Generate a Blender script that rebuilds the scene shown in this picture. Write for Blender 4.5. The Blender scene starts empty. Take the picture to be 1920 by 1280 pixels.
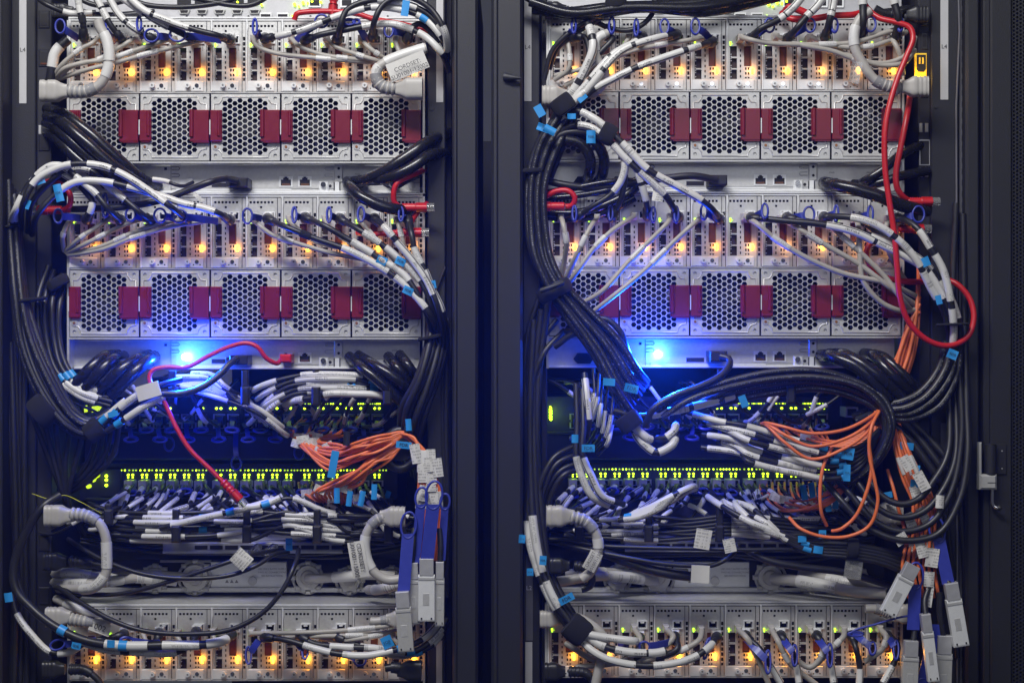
import bpy, math, random
import numpy as np
from mathutils import Vector, Matrix
random.seed(7)
S = 1/1500.0          # metres per unit; one unit is 0.667 mm
D = 3000.0            # camera distance from the face of the racks, in units
scene = bpy.context.scene
# ---------------------------------------------------------------- camera, world, light, exposure
cd = bpy.data.cameras.new('camera'); cam = bpy.data.objects.new('camera', cd); scene.collection.objects.link(cam)
cam.location = (0, -D*S, 0); cam.rotation_euler = (math.radians(90), 0, 0)
cd.sensor_width = 36; cd.lens = 36*D/1920; cd.clip_start = .05; cd.clip_end = 50
scene.camera = cam
w = bpy.data.worlds.new('World'); scene.world = w; w.use_nodes = True
w.node_tree.nodes['Background'].inputs[0].default_value = (.46, .48, .56, 1)
w.node_tree.nodes['Background'].inputs[1].default_value = .10
def area(name, loc, rot, sx, sy, power, col):
    l = bpy.data.lights.new(name, 'AREA'); l.shape = 'RECTANGLE'; l.size = sx; l.size_y = sy; l.energy = power; l.color = col
    o = bpy.data.objects.new(name, l); o.location = loc; o.rotation_euler = [math.radians(a) for a in rot]; scene.collection.objects.link(o)
area('ceiling_light', (-.45, -1.25, 1.45), (45, 0, -20), 1.1, .3, 43, (1, .985, .96))
area('aisle_fill', (.5, -2.4, .9), (68, 0, 12), 1.2, .8, 6, (.92, .95, 1))  # added weak fill from the camera side, not a known lamp
scene.view_settings.view_transform = 'Standard'; scene.view_settings.look = 'None'
scene.view_settings.exposure = .04; scene.view_settings.gamma = 1
scene.cycles.use_denoising = True
scene.cycles.max_bounces = 6; scene.cycles.diffuse_bounces = 3; scene.cycles.glossy_bounces = 3; scene.cycles.transmission_bounces = 3
scene.cycles.volume_bounces = 0; scene.cycles.sample_clamp_indirect = 3
# ---------------------------------------------------------------- materials
M = {}
def mat(name, col, metal=0, rough=.5, noise=0, nscale=400, bump=0, emit=0, ecol=None, coat=0, trans=0):
    m = bpy.data.materials.new(name); m.use_nodes = True; nt = m.node_tree; b = nt.nodes['Principled BSDF']
    b.inputs['Base Color'].default_value = (*col, 1); b.inputs['Metallic'].default_value = metal; b.inputs['Roughness'].default_value = rough
    if coat: b.inputs['Coat Weight'].default_value = coat; b.inputs['Coat Roughness'].default_value = .15
    if trans: b.inputs['Transmission Weight'].default_value = trans
    if emit: b.inputs['Emission Color'].default_value = (*(ecol or col), 1); b.inputs['Emission Strength'].default_value = emit
    if noise or bump:
        tc = nt.nodes.new('ShaderNodeTexCoord'); n = nt.nodes.new('ShaderNodeTexNoise'); n.inputs['Scale'].default_value = nscale; n.inputs['Detail'].default_value = 4
        nt.links.new(tc.outputs['Object'], n.inputs['Vector'])
        if noise:
            mx = nt.nodes.new('ShaderNodeMix'); mx.data_type = 'RGBA'
            mx.inputs[6].default_value = (*[c*(1-noise) for c in col], 1); mx.inputs[7].default_value = (*[min(1, c*(1+noise)) for c in col], 1)
            nt.links.new(n.outputs[0], mx.inputs[0]); nt.links.new(mx.outputs[2], b.inputs['Base Color'])
            r = nt.nodes.new('ShaderNodeMapRange'); r.inputs[3].default_value = rough-.08; r.inputs[4].default_value = rough+.1
            nt.links.new(n.outputs[0], r.inputs[0]); nt.links.new(r.outputs[0], b.inputs['Roughness'])
        if bump:
            bp = nt.nodes.new('ShaderNodeBump'); bp.inputs['Strength'].default_value = bump; bp.inputs['Distance'].default_value = .0006
            nt.links.new(n.outputs[0], bp.inputs['Height']); nt.links.new(bp.outputs[0], b.inputs['Normal'])
    M[name] = m; return m
mat('steel', (.58, .58, .575), .5, .40, .14, 260, .12)
mat('steel_dim', (.44, .44, .46), .45, .48, .12, 160, .12)
mat('bright_steel', (.76, .77, .78), .3, .36, .06, 200)
mat('rack_paint', (.0155, .016, .0195), .1, .5, .18, 900, .5)
mat('rack_dark', (.012, .012, .017), 0, .6, .2, 300)
mat('void', (.004, .004, .007), 0, .8)
mat('switch_body_glare', (.020, .021, .050), .1, .45, .2, 200, .2)  # blue glare of the beacons is mixed into this dark body colour
mat('hole', (.006, .005, .006), 0, .7)
mat('port_reflection_brown', (.040, .018, .013), 0, .5, .3, 500)  # red-brown reflection inside the ports put into the base colour
mat('amber_lit_brown', (.10, .028, .009), 0, .35, .35, 120)  # on the nodes, amber light on a dark interior put into the colour
mat('fan_red', (.155, .007, .020), 0, .33, .15, 150, .05)
mat('copper', (.35, .16, .07), .7, .4)
mat('black_rubber', (.013, .013, .016), 0, .42, .3, 120, .15)
mat('black_gloss', (.010, .010, .012), 0, .25, .2, 120)
mat('black_plastic', (.016, .016, .019), 0, .4, .2, 300, .2)
mat('velcro', (.008, .008, .011), 0, .95, .4, 1500, .9)
mat('grey_pvc', (.34, .32, .29), 0, .45, .10, 120, .05)
mat('grey_plug', (.38, .365, .345), 0, .42, .08, 120, .05)
mat('lock_grey', (.50, .49, .46), 0, .45, .1, 120, .05)
mat('sleeve', (.58, .575, .565), 0, .35, .05, 150)
mat('red_pvc', (.46, .014, .018), 0, .35, .1, 100, .05)
mat('orange_pvc', (.68, .155, .045), 0, .4, .08, 100, .05)
mat('blue_tab', (.026, .038, .30), 0, .35, .12, 150, .05)
mat('blue_tag', (.025, .25, .62), 0, .4, .06, 200, .05)
mat('paper', (.56, .55, .53), 0, .55, .05, 200, .1)
mat('label_strip', (.46, .46, .475), 0, .5, .05, 200)
mat('strip_dark', (.10, .10, .115), 0, .5, .08, 200)
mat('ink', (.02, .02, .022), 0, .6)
mat('ink_soft', (.22, .22, .23), 0, .6)
mat('ink_white', (.55, .55, .56), 0, .6)
mat('zinc', (.50, .50, .49), .35, .36, .1, 300, .3)
mat('chrome', (.75, .75, .77), 1, .15)
mat('clear_plastic', (.8, .8, .8), 0, .08, trans=.85)
mat('yellow_wire', (.5, .5, .02), 0, .4)
mat('led_amber', (1, .5, .05), emit=7, ecol=(1, .50, .03))
mat('led_green', (.4, 1, .05), emit=3.2, ecol=(.42, .95, .02))
mat('led_lime', (.6, 1, .05), emit=5.0, ecol=(.50, .85, .01))
mat('led_lime_dim', (.5, .9, .05), emit=1.1, ecol=(.50, .80, .01))
mat('led_blue', (.5, .8, 1), emit=45, ecol=(.12, .50, 1))
mat('lamp_yellow', (1, .75, .05), emit=.32, ecol=(1, .38, .02))
mat('window_glow', (.6, .8, .05), emit=1.2, ecol=(.55, .75, .01))
def print_mat(name, base, mode):
    """white film printed with small black text rows, a lengthwise line or a bar code, in mesh UV (u: length in units, v: round the cable)"""
    m = mat(name, base, 0, .36); nt = m.node_tree; N = nt.nodes; L = nt.links; b = N['Principled BSDF']
    uv = N.new('ShaderNodeUVMap'); sp = N.new('ShaderNodeSeparateXYZ'); L.new(uv.outputs[0], sp.inputs[0])
    oi = N.new('ShaderNodeObjectInfo')
    def math_(op, a, c=None, d=None):
        n = N.new('ShaderNodeMath'); n.operation = op
        for i, x in enumerate((a, c, d)):
            if x is None: continue
            if isinstance(x, (int, float)): n.inputs[i].default_value = x
            else: L.new(x, n.inputs[i])
        return n.outputs[0]
    U, V = sp.outputs[0], sp.outputs[1]; R = oi.outputs['Random']
    def noise(x, y, det=0):
        c = N.new('ShaderNodeCombineXYZ'); L.new(x, c.inputs[0]); L.new(y, c.inputs[1]); 
        n = N.new('ShaderNodeTexNoise'); n.inputs['Scale'].default_value = 1; n.inputs['Detail'].default_value = det; L.new(c.outputs[0], n.inputs[0]); return n.outputs[0]
    off = math_('MULTIPLY', R, 77.0)
    coarse = noise(math_('ADD', math_('MULTIPLY', U, .035), off), off)
    area_ = math_('GREATER_THAN', coarse, .52)
    def band(lo, hi): return math_('MULTIPLY', math_('GREATER_THAN', V, lo), math_('LESS_THAN', V, hi))
    if mode == 'bar':
        ink = math_('GREATER_THAN', noise(math_('ADD', math_('MULTIPLY', U, 1.1), off), off), .5)
        ink = math_('MULTIPLY', ink, band(.40, .66)); ink = math_('MULTIPLY', ink, area_)
    elif mode == 'flag':
        rows = math_('GREATER_THAN', math_('FRACT', math_('MULTIPLY', V, 6.0)), .42)
        ink = math_('GREATER_THAN', noise(math_('ADD', math_('MULTIPLY', U, 2.1), off), math_('MULTIPLY', math_('FLOOR', math_('MULTIPLY', V, 6.0)), 3.7)), .47)
        ink = math_('MULTIPLY', math_('MULTIPLY', ink, rows), math_('GREATER_THAN', noise(math_('ADD', math_('MULTIPLY', U, .16), off), math_('MULTIPLY', V, 1.6)), .44))
    else:
        t = math_('MULTIPLY', math_('GREATER_THAN', noise(math_('ADD', math_('MULTIPLY', U, .75), off), math_('FLOOR', math_('MULTIPLY', V, 12))), .5), area_)
        ink = math_('MULTIPLY', t, math_('MAXIMUM', band(.46, .535), band(.565, .62)))
        if mode == 'line': ink = math_('MAXIMUM', ink, band(.595, .65))
    mx = N.new('ShaderNodeMix'); mx.data_type = 'RGBA'; mx.inputs[6].default_value = (*base, 1); mx.inputs[7].default_value = (.03, .03, .035, 1)
    L.new(math_('MULTIPLY', ink, .92 if mode == 'line' else .55), mx.inputs[0]); L.new(mx.outputs[2], b.inputs['Base Color'])
print_mat('sleeve_text', (.56, .555, .545), 'text'); print_mat('sleeve_line', (.56, .555, .545), 'line'); print_mat('sleeve_bar', (.58, .575, .56), 'bar')
print_mat('flag_print', (.62, .61, .59), 'flag')
def jacket_mat(name, base, ink):
    m = mat(name, base, 0, .40, .25, 120, .12); nt = m.node_tree; N = nt.nodes; L = nt.links; b = N['Principled BSDF']
    uv = N.new('ShaderNodeUVMap'); sp = N.new('ShaderNodeSeparateXYZ'); L.new(uv.outputs[0], sp.inputs[0])
    c = N.new('ShaderNodeCombineXYZ'); k = N.new('ShaderNodeMath'); k.operation = 'MULTIPLY'; k.inputs[1].default_value = .5; L.new(sp.outputs[0], k.inputs[0]); L.new(k.outputs[0], c.inputs[0])
    oi = N.new('ShaderNodeObjectInfo'); L.new(oi.outputs['Random'], c.inputs[2])
    n = N.new('ShaderNodeTexNoise'); n.inputs['Scale'].default_value = 1; n.inputs['Detail'].default_value = 3; L.new(c.outputs[0], n.inputs[0])
    r = N.new('ShaderNodeValToRGB'); r.color_ramp.elements[0].position = .54; r.color_ramp.elements[1].position = .58; L.new(n.outputs[0], r.inputs[0])
    g = N.new('ShaderNodeMath'); g.operation = 'COMPARE'; g.inputs[1].default_value = .5; g.inputs[2].default_value = .026; L.new(sp.outputs[1], g.inputs[0])
    p = N.new('ShaderNodeMath'); p.operation = 'MULTIPLY'; L.new(g.outputs[0], p.inputs[0]); L.new(r.outputs[0], p.inputs[1])
    mx = N.new('ShaderNodeMix'); mx.data_type = 'RGBA'; old = b.inputs['Base Color'].links[0].from_socket
    L.new(p.outputs[0], mx.inputs[0]); L.new(old, mx.inputs[6]); mx.inputs[7].default_value = (*ink, 1); L.new(mx.outputs[2], b.inputs['Base Color'])
jacket_mat('black_printed', (.013, .013, .016), (.19, .19, .20))
# ---------------------------------------------------------------- mesh building
def A(x, y, d=0):
    """a point seen at picture position x, y and lying d units in front of the rack face"""
    k = (D-d)/D; return ((x-960)*k, -d, (640-y)*k)
class MB:
    def __init__(s): s.v = []; s.f = []; s.uv = []; s.sm = []
    def add(s, V, F, UV=None, smooth=False):
        o = len(s.v); s.v += [tuple(p) for p in V]
        for i, f in enumerate(F):
            s.f.append(tuple(a+o for a in f)); s.uv.append(UV[i] if UV else None); s.sm.append(smooth)
    def box(s, x0, y0, x1, y1, df, db, ab=False, bev=0):
        if ab: a = A(x0, y0, df); b = A(x1, y1, df); X0, Z1, X1, Z0 = a[0], a[2], b[0], b[2]
        else: X0, Z1, X1, Z0 = x0, -y0, x1, -y1
        if bev:
            e = min(bev, (X1-X0)*.45, (Z1-Z0)*.45)
            V = [(X0, -db, Z0), (X1, -db, Z0), (X1, -db, Z1), (X0, -db, Z1), (X0, -df+e, Z0), (X1, -df+e, Z0), (X1, -df+e, Z1), (X0, -df+e, Z1),
                 (X0+e, -df, Z0+e), (X1-e, -df, Z0+e), (X1-e, -df, Z1-e), (X0+e, -df, Z1-e)]
            F = [(8, 9, 10, 11), (3, 2, 1, 0)] + [(a+i, a+(i+1) % 4, b+(i+1) % 4, b+i) for a, b in ((0, 4), (4, 8)) for i in range(4)]
        else:
            V = [(X0, -db, Z0), (X1, -db, Z0), (X1, -db, Z1), (X0, -db, Z1), (X0, -df, Z0), (X1, -df, Z0), (X1, -df, Z1), (X0, -df, Z1)]
            F = [(4, 5, 6, 7), (3, 2, 1, 0)] + [(i, (i+1) % 4, 4+(i+1) % 4, 4+i) for i in range(4)]
        s.add(V, F)
        return s
    def prism(s, pts, df, db, ab=False):
        """a closed outline (picture-wise points) given thickness"""
        n = len(pts); k = [A(x, y, df) if ab else (x, -df, -y) for x, y in pts]
        V = k + [(p[0], -db, p[2]) for p in k]
        s.add(V, [tuple(range(n))[::-1], tuple(range(n, 2*n))] + [(i, (i+1) % n, n+(i+1) % n, n+i) for i in range(n)]); return s
    def cyl(s, x, y, r, df, db, n=16, ab=False, r2=None, smooth=True):
        c = A(x, y, df) if ab else (x, -df, -y); r2 = r if r2 is None else r2
        V = [(c[0]+r2*math.cos(2*math.pi*i/n), -df, c[2]+r2*math.sin(2*math.pi*i/n)) for i in range(n)] + [(c[0]+r*math.cos(2*math.pi*i/n), -db, c[2]+r*math.sin(2*math.pi*i/n)) for i in range(n)]
        s.add(V, [tuple(range(n))]); s.add(V, [(i, n+i, n+(i+1) % n, (i+1) % n) for i in range(n)], smooth=smooth); return s
    def tube(s, P, r, n=10, caps=True, flat=None, box=0):
        """P: Nx3 points; r: number or function of 0..1; flat: (a, b) squashes the section"""
        P = np.array(P, float); N = len(P); T = np.gradient(P, axis=0); T /= np.linalg.norm(T, axis=1)[:, None]+1e-9
        m = N//2; cand = [i for i in range(N)]; best = min(cand, key=lambda i: abs(T[i][1])*2+abs(i-m)/N)
        nr = np.zeros((N, 3)); base = np.array([0, -1., 0])
        u = base-T[best]*np.dot(base, T[best]); u /= np.linalg.norm(u)+1e-9; nr[best] = u
        for i in list(range(best+1, N)): q = nr[i-1]-T[i]*np.dot(nr[i-1], T[i]); nr[i] = q/(np.linalg.norm(q)+1e-9)
        for i in range(best-1, -1, -1): q = nr[i+1]-T[i]*np.dot(nr[i+1], T[i]); nr[i] = q/(np.linalg.norm(q)+1e-9)
        B = np.cross(T, nr); L = np.concatenate([[0], np.cumsum(np.linalg.norm(np.diff(P, axis=0), axis=1))])
        fa, fb = flat or (1, 1); V = []
        for i in range(N):
            rr = r(L[i]/max(L[-1], 1e-6)) if callable(r) else r
            for j in range(n):
                a = 2*math.pi*(j/n-.5)+(.0 if not box else math.pi/n); q = rr*((abs(math.cos(a))**box+abs(math.sin(a))**box)**(-1/box) if box else 1); V.append(P[i]+nr[i]*q*fb*math.cos(a)+B[i]*q*fa*math.sin(a))
        F = []; UV = []
        for i in range(N-1):
            for j in range(n):
                j2 = (j+1) % n; F.append((i*n+j, i*n+j2, (i+1)*n+j2, (i+1)*n+j)); UV.append(((L[i], j/n), (L[i], (j+1)/n), (L[i+1], (j+1)/n), (L[i+1], j/n)))
        s.add(V, F, UV, True)
        if caps: s.add(V[:n], [tuple(range(n))[::-1]]); s.add(V[-n:], [tuple(range(n))])
        return s
WP = {}
def link(name, me, m, parent=None, loc=(0, 0, 0)):
    o = bpy.data.objects.new(name, me); scene.collection.objects.link(o)
    if m and not me.materials: me.materials.append(M[m] if isinstance(m, str) else m)
    wl = Vector(loc)
    if parent: o.parent = parent; o.location = wl-WP.get(parent.name, Vector()); 
    else: o.location = wl
    WP[o.name] = wl
    return o
def build(name, mb, m, parent=None, local=False):
    V = np.array(mb.v, float)*S; c = np.zeros(3) if local else V.mean(axis=0); V = V-c
    me = bpy.data.meshes.new(name); me.from_pydata([tuple(p) for p in V], [], mb.f)
    if any(u is not None for u in mb.uv):
        ul = me.uv_layers.new(name='UVMap'); k = 0; flat = []
        for f, u in zip(mb.f, mb.uv): flat += [c2 for q in (u or [(0, 0)]*len(f)) for c2 in q]
        ul.data.foreach_set('uv', flat)
    me.polygons.foreach_set('use_smooth', mb.sm); me.update()
    if local: 
        o = link(name, me, m, parent, WP[parent.name] if parent else (0, 0, 0)); return o
    return link(name, me, m, parent, c)
def tag(o, label, cat, group=None, kind=None):
    if label: o['label'] = label
    if cat: o['category'] = cat
    if group: o['group'] = group
    if kind: o['kind'] = kind
    return o
def empty(name, x, y, d=0):
    o = bpy.data.objects.new(name, None); scene.collection.objects.link(o); o.empty_display_size = .005
    o.location = Vector(A(x, y, d))*S; WP[o.name] = o.location.copy(); return o
def copy_tree(o, parent=None):
    c = o.copy(); scene.collection.objects.link(c); c.parent = parent
    for ch in [x for x in KIDS.get(o.name, [])]: copy_tree(ch, c)
    return c
KIDS = {}
def freeze(root):
    """remember the children of a finished thing, for copying"""
    def rec(o):
        KIDS[o.name] = [c for c in bpy.data.objects if c.parent == o]
        for c in KIDS[o.name]: rec(c)
    rec(root)
def plate(name, outer, holes, df, thick, m, parent, bev=.25):
    cu = bpy.data.curves.new(name, 'CURVE'); cu.dimensions = '2D'; cu.fill_mode = 'BOTH'; cu.extrude = thick*S/2; cu.bevel_depth = 0
    for poly in [outer]+holes:
        sp = cu.splines.new('POLY'); sp.points.add(len(poly)-1); sp.use_cyclic_u = True
        for p, (x, y) in zip(sp.points, poly): p.co = (x*S, -y*S, 0, 1)
    t = bpy.data.objects.new('t', cu); scene.collection.objects.link(t); bpy.context.view_layer.update()
    me = bpy.data.meshes.new_from_object(t); bpy.data.objects.remove(t); me.name = name
    me.transform(Matrix.Translation((0, -(df-thick/2)*S, 0)) @ Matrix.Rotation(math.radians(90), 4, 'X')); me.materials.clear()
    return link(name, me, m, parent, WP[parent.name])
def rect(x0, y0, x1, y1): return [(x0, y0), (x1, y0), (x1, y1), (x0, y1)]
def sq(x, y, w, h): return rect(x-w/2, y-h/2, x+w/2, y+h/2)
def circ(x, y, r, n=14): return [(x+r*math.cos(2*math.pi*i/n), y+r*math.sin(2*math.pi*i/n)) for i in range(n)]
TX = {}
def text(s, h, x, y, d, m, parent, ang=0, ab=True, name='lettering', label=None):
    if s not in TX:
        cu = bpy.data.curves.new('t', 'FONT'); cu.body = s; cu.align_x = 'CENTER'; cu.align_y = 'CENTER'; cu.resolution_u = 3; cu.extrude = .01
        t = bpy.data.objects.new('t', cu); scene.collection.objects.link(t); bpy.context.view_layer.update()
        me = bpy.data.meshes.new_from_object(t); bpy.data.objects.remove(t); me.transform(Matrix.Rotation(math.radians(90), 4, 'X')); me.name = name; me.materials.clear(); TX[s] = me
    me = TX[s]
    if me.materials and me.materials[0] != M[m]:
        me = me.copy(); me.materials.clear()
    loc = Vector(A(x, y, d))*S if ab else WP[parent.name]+Vector((x*S, -d*S, -y*S))
    o = link(name, me, m, parent, loc); k = h*S/.72; o.scale = (k, k, k); o.rotation_euler = (0, math.radians(ang), 0)
    return o
def spot(name, parent, x, y, d, power, col):
    l = bpy.data.lights.new(name, 'SPOT'); l.energy = power; l.color = col; l.shadow_soft_size = .004; l.spot_size = math.radians(165); l.spot_blend = .6
    o = bpy.data.objects.new(name, l); scene.collection.objects.link(o); o.parent = parent; o.location = Vector(A(x, y, d))*S-WP[parent.name]; o.rotation_euler = (math.radians(-90), 0, 0); return o
def lamp(name, parent, x, y, d, power, col, r=.003, ab=False):
    l = bpy.data.lights.new(name, 'POINT'); l.energy = power; l.color = col; l.shadow_soft_size = r
    o = bpy.data.objects.new(name, l); scene.collection.objects.link(o)
    if parent: o.parent = parent
    o.location = Vector(A(x, y, d))*S if ab else (x*S, -d*S, -y*S)
    if parent and ab: o.location = o.location-WP[parent.name]
    return o
ORD = ['first', 'second', 'third', 'fourth', 'fifth', 'sixth', 'seventh', 'eighth', 'ninth', 'tenth', 'eleventh', 'twelfth', 'thirteenth', 'fourteenth', 'fifteenth', 'sixteenth', 'seventeenth', 'eighteenth', 'nineteenth', 'twentieth']+['twenty-'+q for q in ('first', 'second', 'third', 'fourth', 'fifth', 'sixth', 'seventh', 'eighth', 'ninth')]+['thirtieth']
# ================================================================ the setting
b = MB(); b.box(-700, -500, 2700, 1900, -1000, -1010); tag(build('background', b, 'void'), None, None, None, 'structure')
# ================================================================ racks: posts, strips, trunking
RK = {0: 'left rack', 1: 'right rack'}
def strip(px0, px1, y0, y1, d, m, par): return build('label_strip', MB().box(px0, y0, px1, y1, d+1.2, d, True), m, par)
TOP, BOT = -60, 1340
def post(name, x0, x1, d, par, back=-500, m='rack_paint', bev=2): return build(name, MB().box(x0, TOP, x1, BOT, d, back, True, bev), m, par)
def slots(x, y0, y1, d, par, w=3.5, h=11, pitch=21, m='void'):
    b = MB(); y = y0
    while y < y1: b.box(x-w/2, y, x+w/2, y+h, d+.4, d-1, True); y += pitch
    return build('slot_row', b, m, par)
racks = []
r0 = empty('server_rack', 460, 1340); tag(r0, 'black server rack at left, holding the red-handled fans nearest the wall-side post', 'rack'); racks.append(r0)
r0['label'] = 'left one of the two black server racks, with a white L4 strip on each post'
post('side_panel', -40, 4, 40, r0); post('rear_post', 12, 67, -20, r0); slots(9, -20, 1300, -22, r0, 4, 12, 24)
post('inner_channel', 4, 12, -40, r0, m='rack_dark')
strip(36, 49.5, -20, 194, -19.5, 'label_strip', r0); text('L4', 8, 42.5, 94, -17.8, 'ink', r0)
strip(37, 50, 700, 1196, -19.5, 'strip_dark', r0); text('L3', 9, 44, 898, -17.8, 'ink_white', r0); strip(37, 45, 1203, 1290, -19.5, 'label_strip', r0)
post('rear_post', 801, 835, 0, r0); strip(818, 831, -20, 192, .5, 'label_strip', r0); strip(818, 829, 1200, 1290, .5, 'label_strip', r0)
build('panel_screw', MB().cyl(809, 204, 4, 2, 0, 14, True).cyl(809, 204, 2, 2.6, 1.9, 6, True), 'black_plastic', r0)
post('gap_channel', 835, 848, -60, r0, m='rack_dark'); post('door_frame', 848, 896, 60, r0, bev=5); post('door_edge', 849, 858, 63, r0, 55, bev=3)
r1 = empty('server_rack', 1370, 1340); tag(r1, 'right one of the two black server racks, beside the perforated door', 'rack'); racks.append(r1)
post('door_frame', 921, 980, 60, r1, bev=5); post('door_edge', 923, 934, 64, r1, 55, bev=3)
post('rear_post', 980.5, 1012, 0, r1); strip(983, 996.5, -20, 190, .5, 'label_strip', r1); text('L4', 8, 989.5, 89, 2.2, 'ink', r1)
strip(986, 999, 1040, 1200, .5, 'strip_dark', r1); text('L2', 8, 992, 1102, 2.2, 'ink_white', r1); strip(985, 998, 1203, 1290, .5, 'label_strip', r1)
build('latch_stud', MB().tube([A(948, 145, 62), A(960, 146, 70), A(977, 147, 72)], lambda t: 9-7*t, 10), 'rack_paint', r1)
post('rear_post', 1746, 1798, 0, r1); strip(1763.5, 1778, -20, 187, .5, 'label_strip', r1); text('L4', 8, 1770.5, 88, 2.2, 'ink', r1); strip(1764, 1777, 793, 1100, .5, 'strip_dark', r1)
build('panel_screw', MB().cyl(1755, 200, 4, 2, 0, 14, True).cyl(1755, 200, 2, 2.6, 1.9, 6, True), 'black_plastic', r1)
build('door_seal', MB().tube([A(1796, TOP, 4), A(1799, 60, 4), A(1793, 200, 4), A(1795, 700, 4), A(1795, BOT, 4)], 2), 'strip_dark', r1)
post('inner_channel', 1799, 1811, -5, r1, m='strip_dark'); slots(1805, -20, 1300, -5, r1, 3.5, 11, 21)
post('door_frame', 1811, 1838, 20, r1, bev=5); post('gap_channel', 1838, 1844, -10, r1, m='void')
# perforated door of the right rack
dr = empty('rack_door', 1880, 1340); tag(dr, 'black perforated rack door with silver hinge at the far edge', 'door'); dr['label'] = 'black perforated rack door carrying the silver hinge, beside the right rack'
post('door_frame', 1844, 1857, 30, dr, 10); post('door_frame', 1857.5, 1898, 34, dr, 10, bev=3)
b = MB(); R = 3.6
for j in range(0, 190):
    for i in range(0, 9):
        cx = 1901+i*6.4; cy = TOP+10+j*7.2+(3.6 if i % 2 else 0); p = A(cx, cy, 30)
        o = [(p[0]+4.3*math.cos(math.radians(60*k)), -30, p[2]+4.15*math.sin(math.radians(60*k))) for k in range(6)]; q = [(p[0]+2.7*math.cos(math.radians(60*k)), -30, p[2]+2.7*math.sin(math.radians(60*k))) for k in range(6)]
        q2 = [(a, c+3, e) for a, c, e in q]
        b.add(o+q+q2, [(k, (k+1) % 6, 6+(k+1) % 6, 6+k) for k in range(6)]+[(6+k, 6+(k+1) % 6, 12+(k+1) % 6, 12+k) for k in range(6)])
build('perforated_panel', b, 'rack_paint', dr); build('back_sheet', MB().box(1898, TOP, 1990, BOT, 5, 0, True), 'void', dr)
hg = empty('door_hinge', 1860, 918, 34); tag(hg, 'silver and black lift-off hinge with a hooked pin on the rack door', 'hinge')
build('black_knuckle', MB().tube([A(1857, y, 46) for y in (832, 850, 888)], 11, 16), 'rack_paint', hg)
build('black_leaf', MB().box(1868, 832, 1887, 889, 38, 34, True, 1), 'rack_paint', hg)
build('screw_pair', MB().cyl(1879, 845, 1.3, 39, 38, 8, True).cyl(1879, 878, 1.3, 39, 38, 8, True), 'zinc', hg)
build('silver_arm', MB().box(1836, 829, 1841.5, 890, 52, 38, True, 2), 'zinc', hg)
b = MB(); b.box(1837, 889, 1870, 918, 56, 36, True, 4); build('silver_block', b, 'zinc', hg); build('block_groove', MB().box(1852, 904, 1868, 905.3, 56.5, 55, True), 'ink', hg)
build('hinge_pin', MB().tube([A(1860, 916, 46), A(1860, 930, 46), A(1860, 942, 46), A(1864, 949, 47), A(1870, 952, 49)], 3.6, 12), 'chrome', hg)
build('pin_knob', MB().tube([A(1868, 952, 48), A(1873, 952, 50), A(1879, 952, 52)], lambda t: 6.5*math.sqrt(max(.05, 1-(2*t-1)**2)), 12), 'black_plastic', hg)
# power distribution units down the sides
def pdu(x0, x1, d, label, parts):
    p = empty('power_strip', (x0+x1)/2, 1340, d); tag(p, label, 'power strip', 'power distribution strips')
    build('housing', MB().box(x0, TOP, x1, BOT, d, -300, True, 2), 'rack_dark', p)
    for y in parts:
        b = MB(); b.box(x0+4, y, x1-4, y+34, d+2, d-1, True, 2); o = build('outlet', b, 'black_plastic', p)
        build('socket_face', MB().box(x0+8, y+6, x1-8, y+28, d+2.5, d+2, True), 'hole', o)
    return p
p = pdu(68, 97, -30, 'black power strip down the left post of left rack', [20, 92, 250, 1000, 1100]); 
for x, y in ((72, 235), (83, 240)): build('white_button', MB().box(x, y, x+5, y+17, -27, -30, True, 1), 'label_strip', p)
build('orange_lamp', MB().box(76, 118, 88, 121, -27, -30, True), 'amber_lit_brown', p)
p = pdu(1722, 1745, -12, 'black power strip inside the right post of right rack', [15, 60, 150, 1000])
for y in (231, 315):
    for x in (1724, 1735): build('white_button', MB().box(x, y, x+6, y+17, -9, -12, True, 1), 'label_strip', p)
build('yellow_window', MB().box(1715, 100, 1738, 146, -8.5, -12, True, 1), 'lamp_yellow', p)
b = MB(); b.prism([(1719, 103), (1736, 103), (1736, 130), (1732, 135), (1722, 135), (1719, 130)], -7.5, -8.5, True); o = build('socket_face', b, 'black_plastic', p)
build('socket_ring', MB().box(1723, 108, 1726, 120, -7, -8, True).box(1729, 108, 1732, 120, -7, -8, True), 'lamp_yellow', p)
lamp('window_lamp', p, 1722, 140, 6, .02, (1, .6, .1), .006, True)
build('display_frame', MB().box(1724, 262, 1744, 310, -10, -12, True), 'steel_dim', p); build('display', MB().box(1726, 264, 1742, 308, -9, -10, True), 'hole', p)
pdu(1014, 1026, -25, 'slim black power strip between the middle posts and the right rack nodes', [10, 60])
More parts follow.
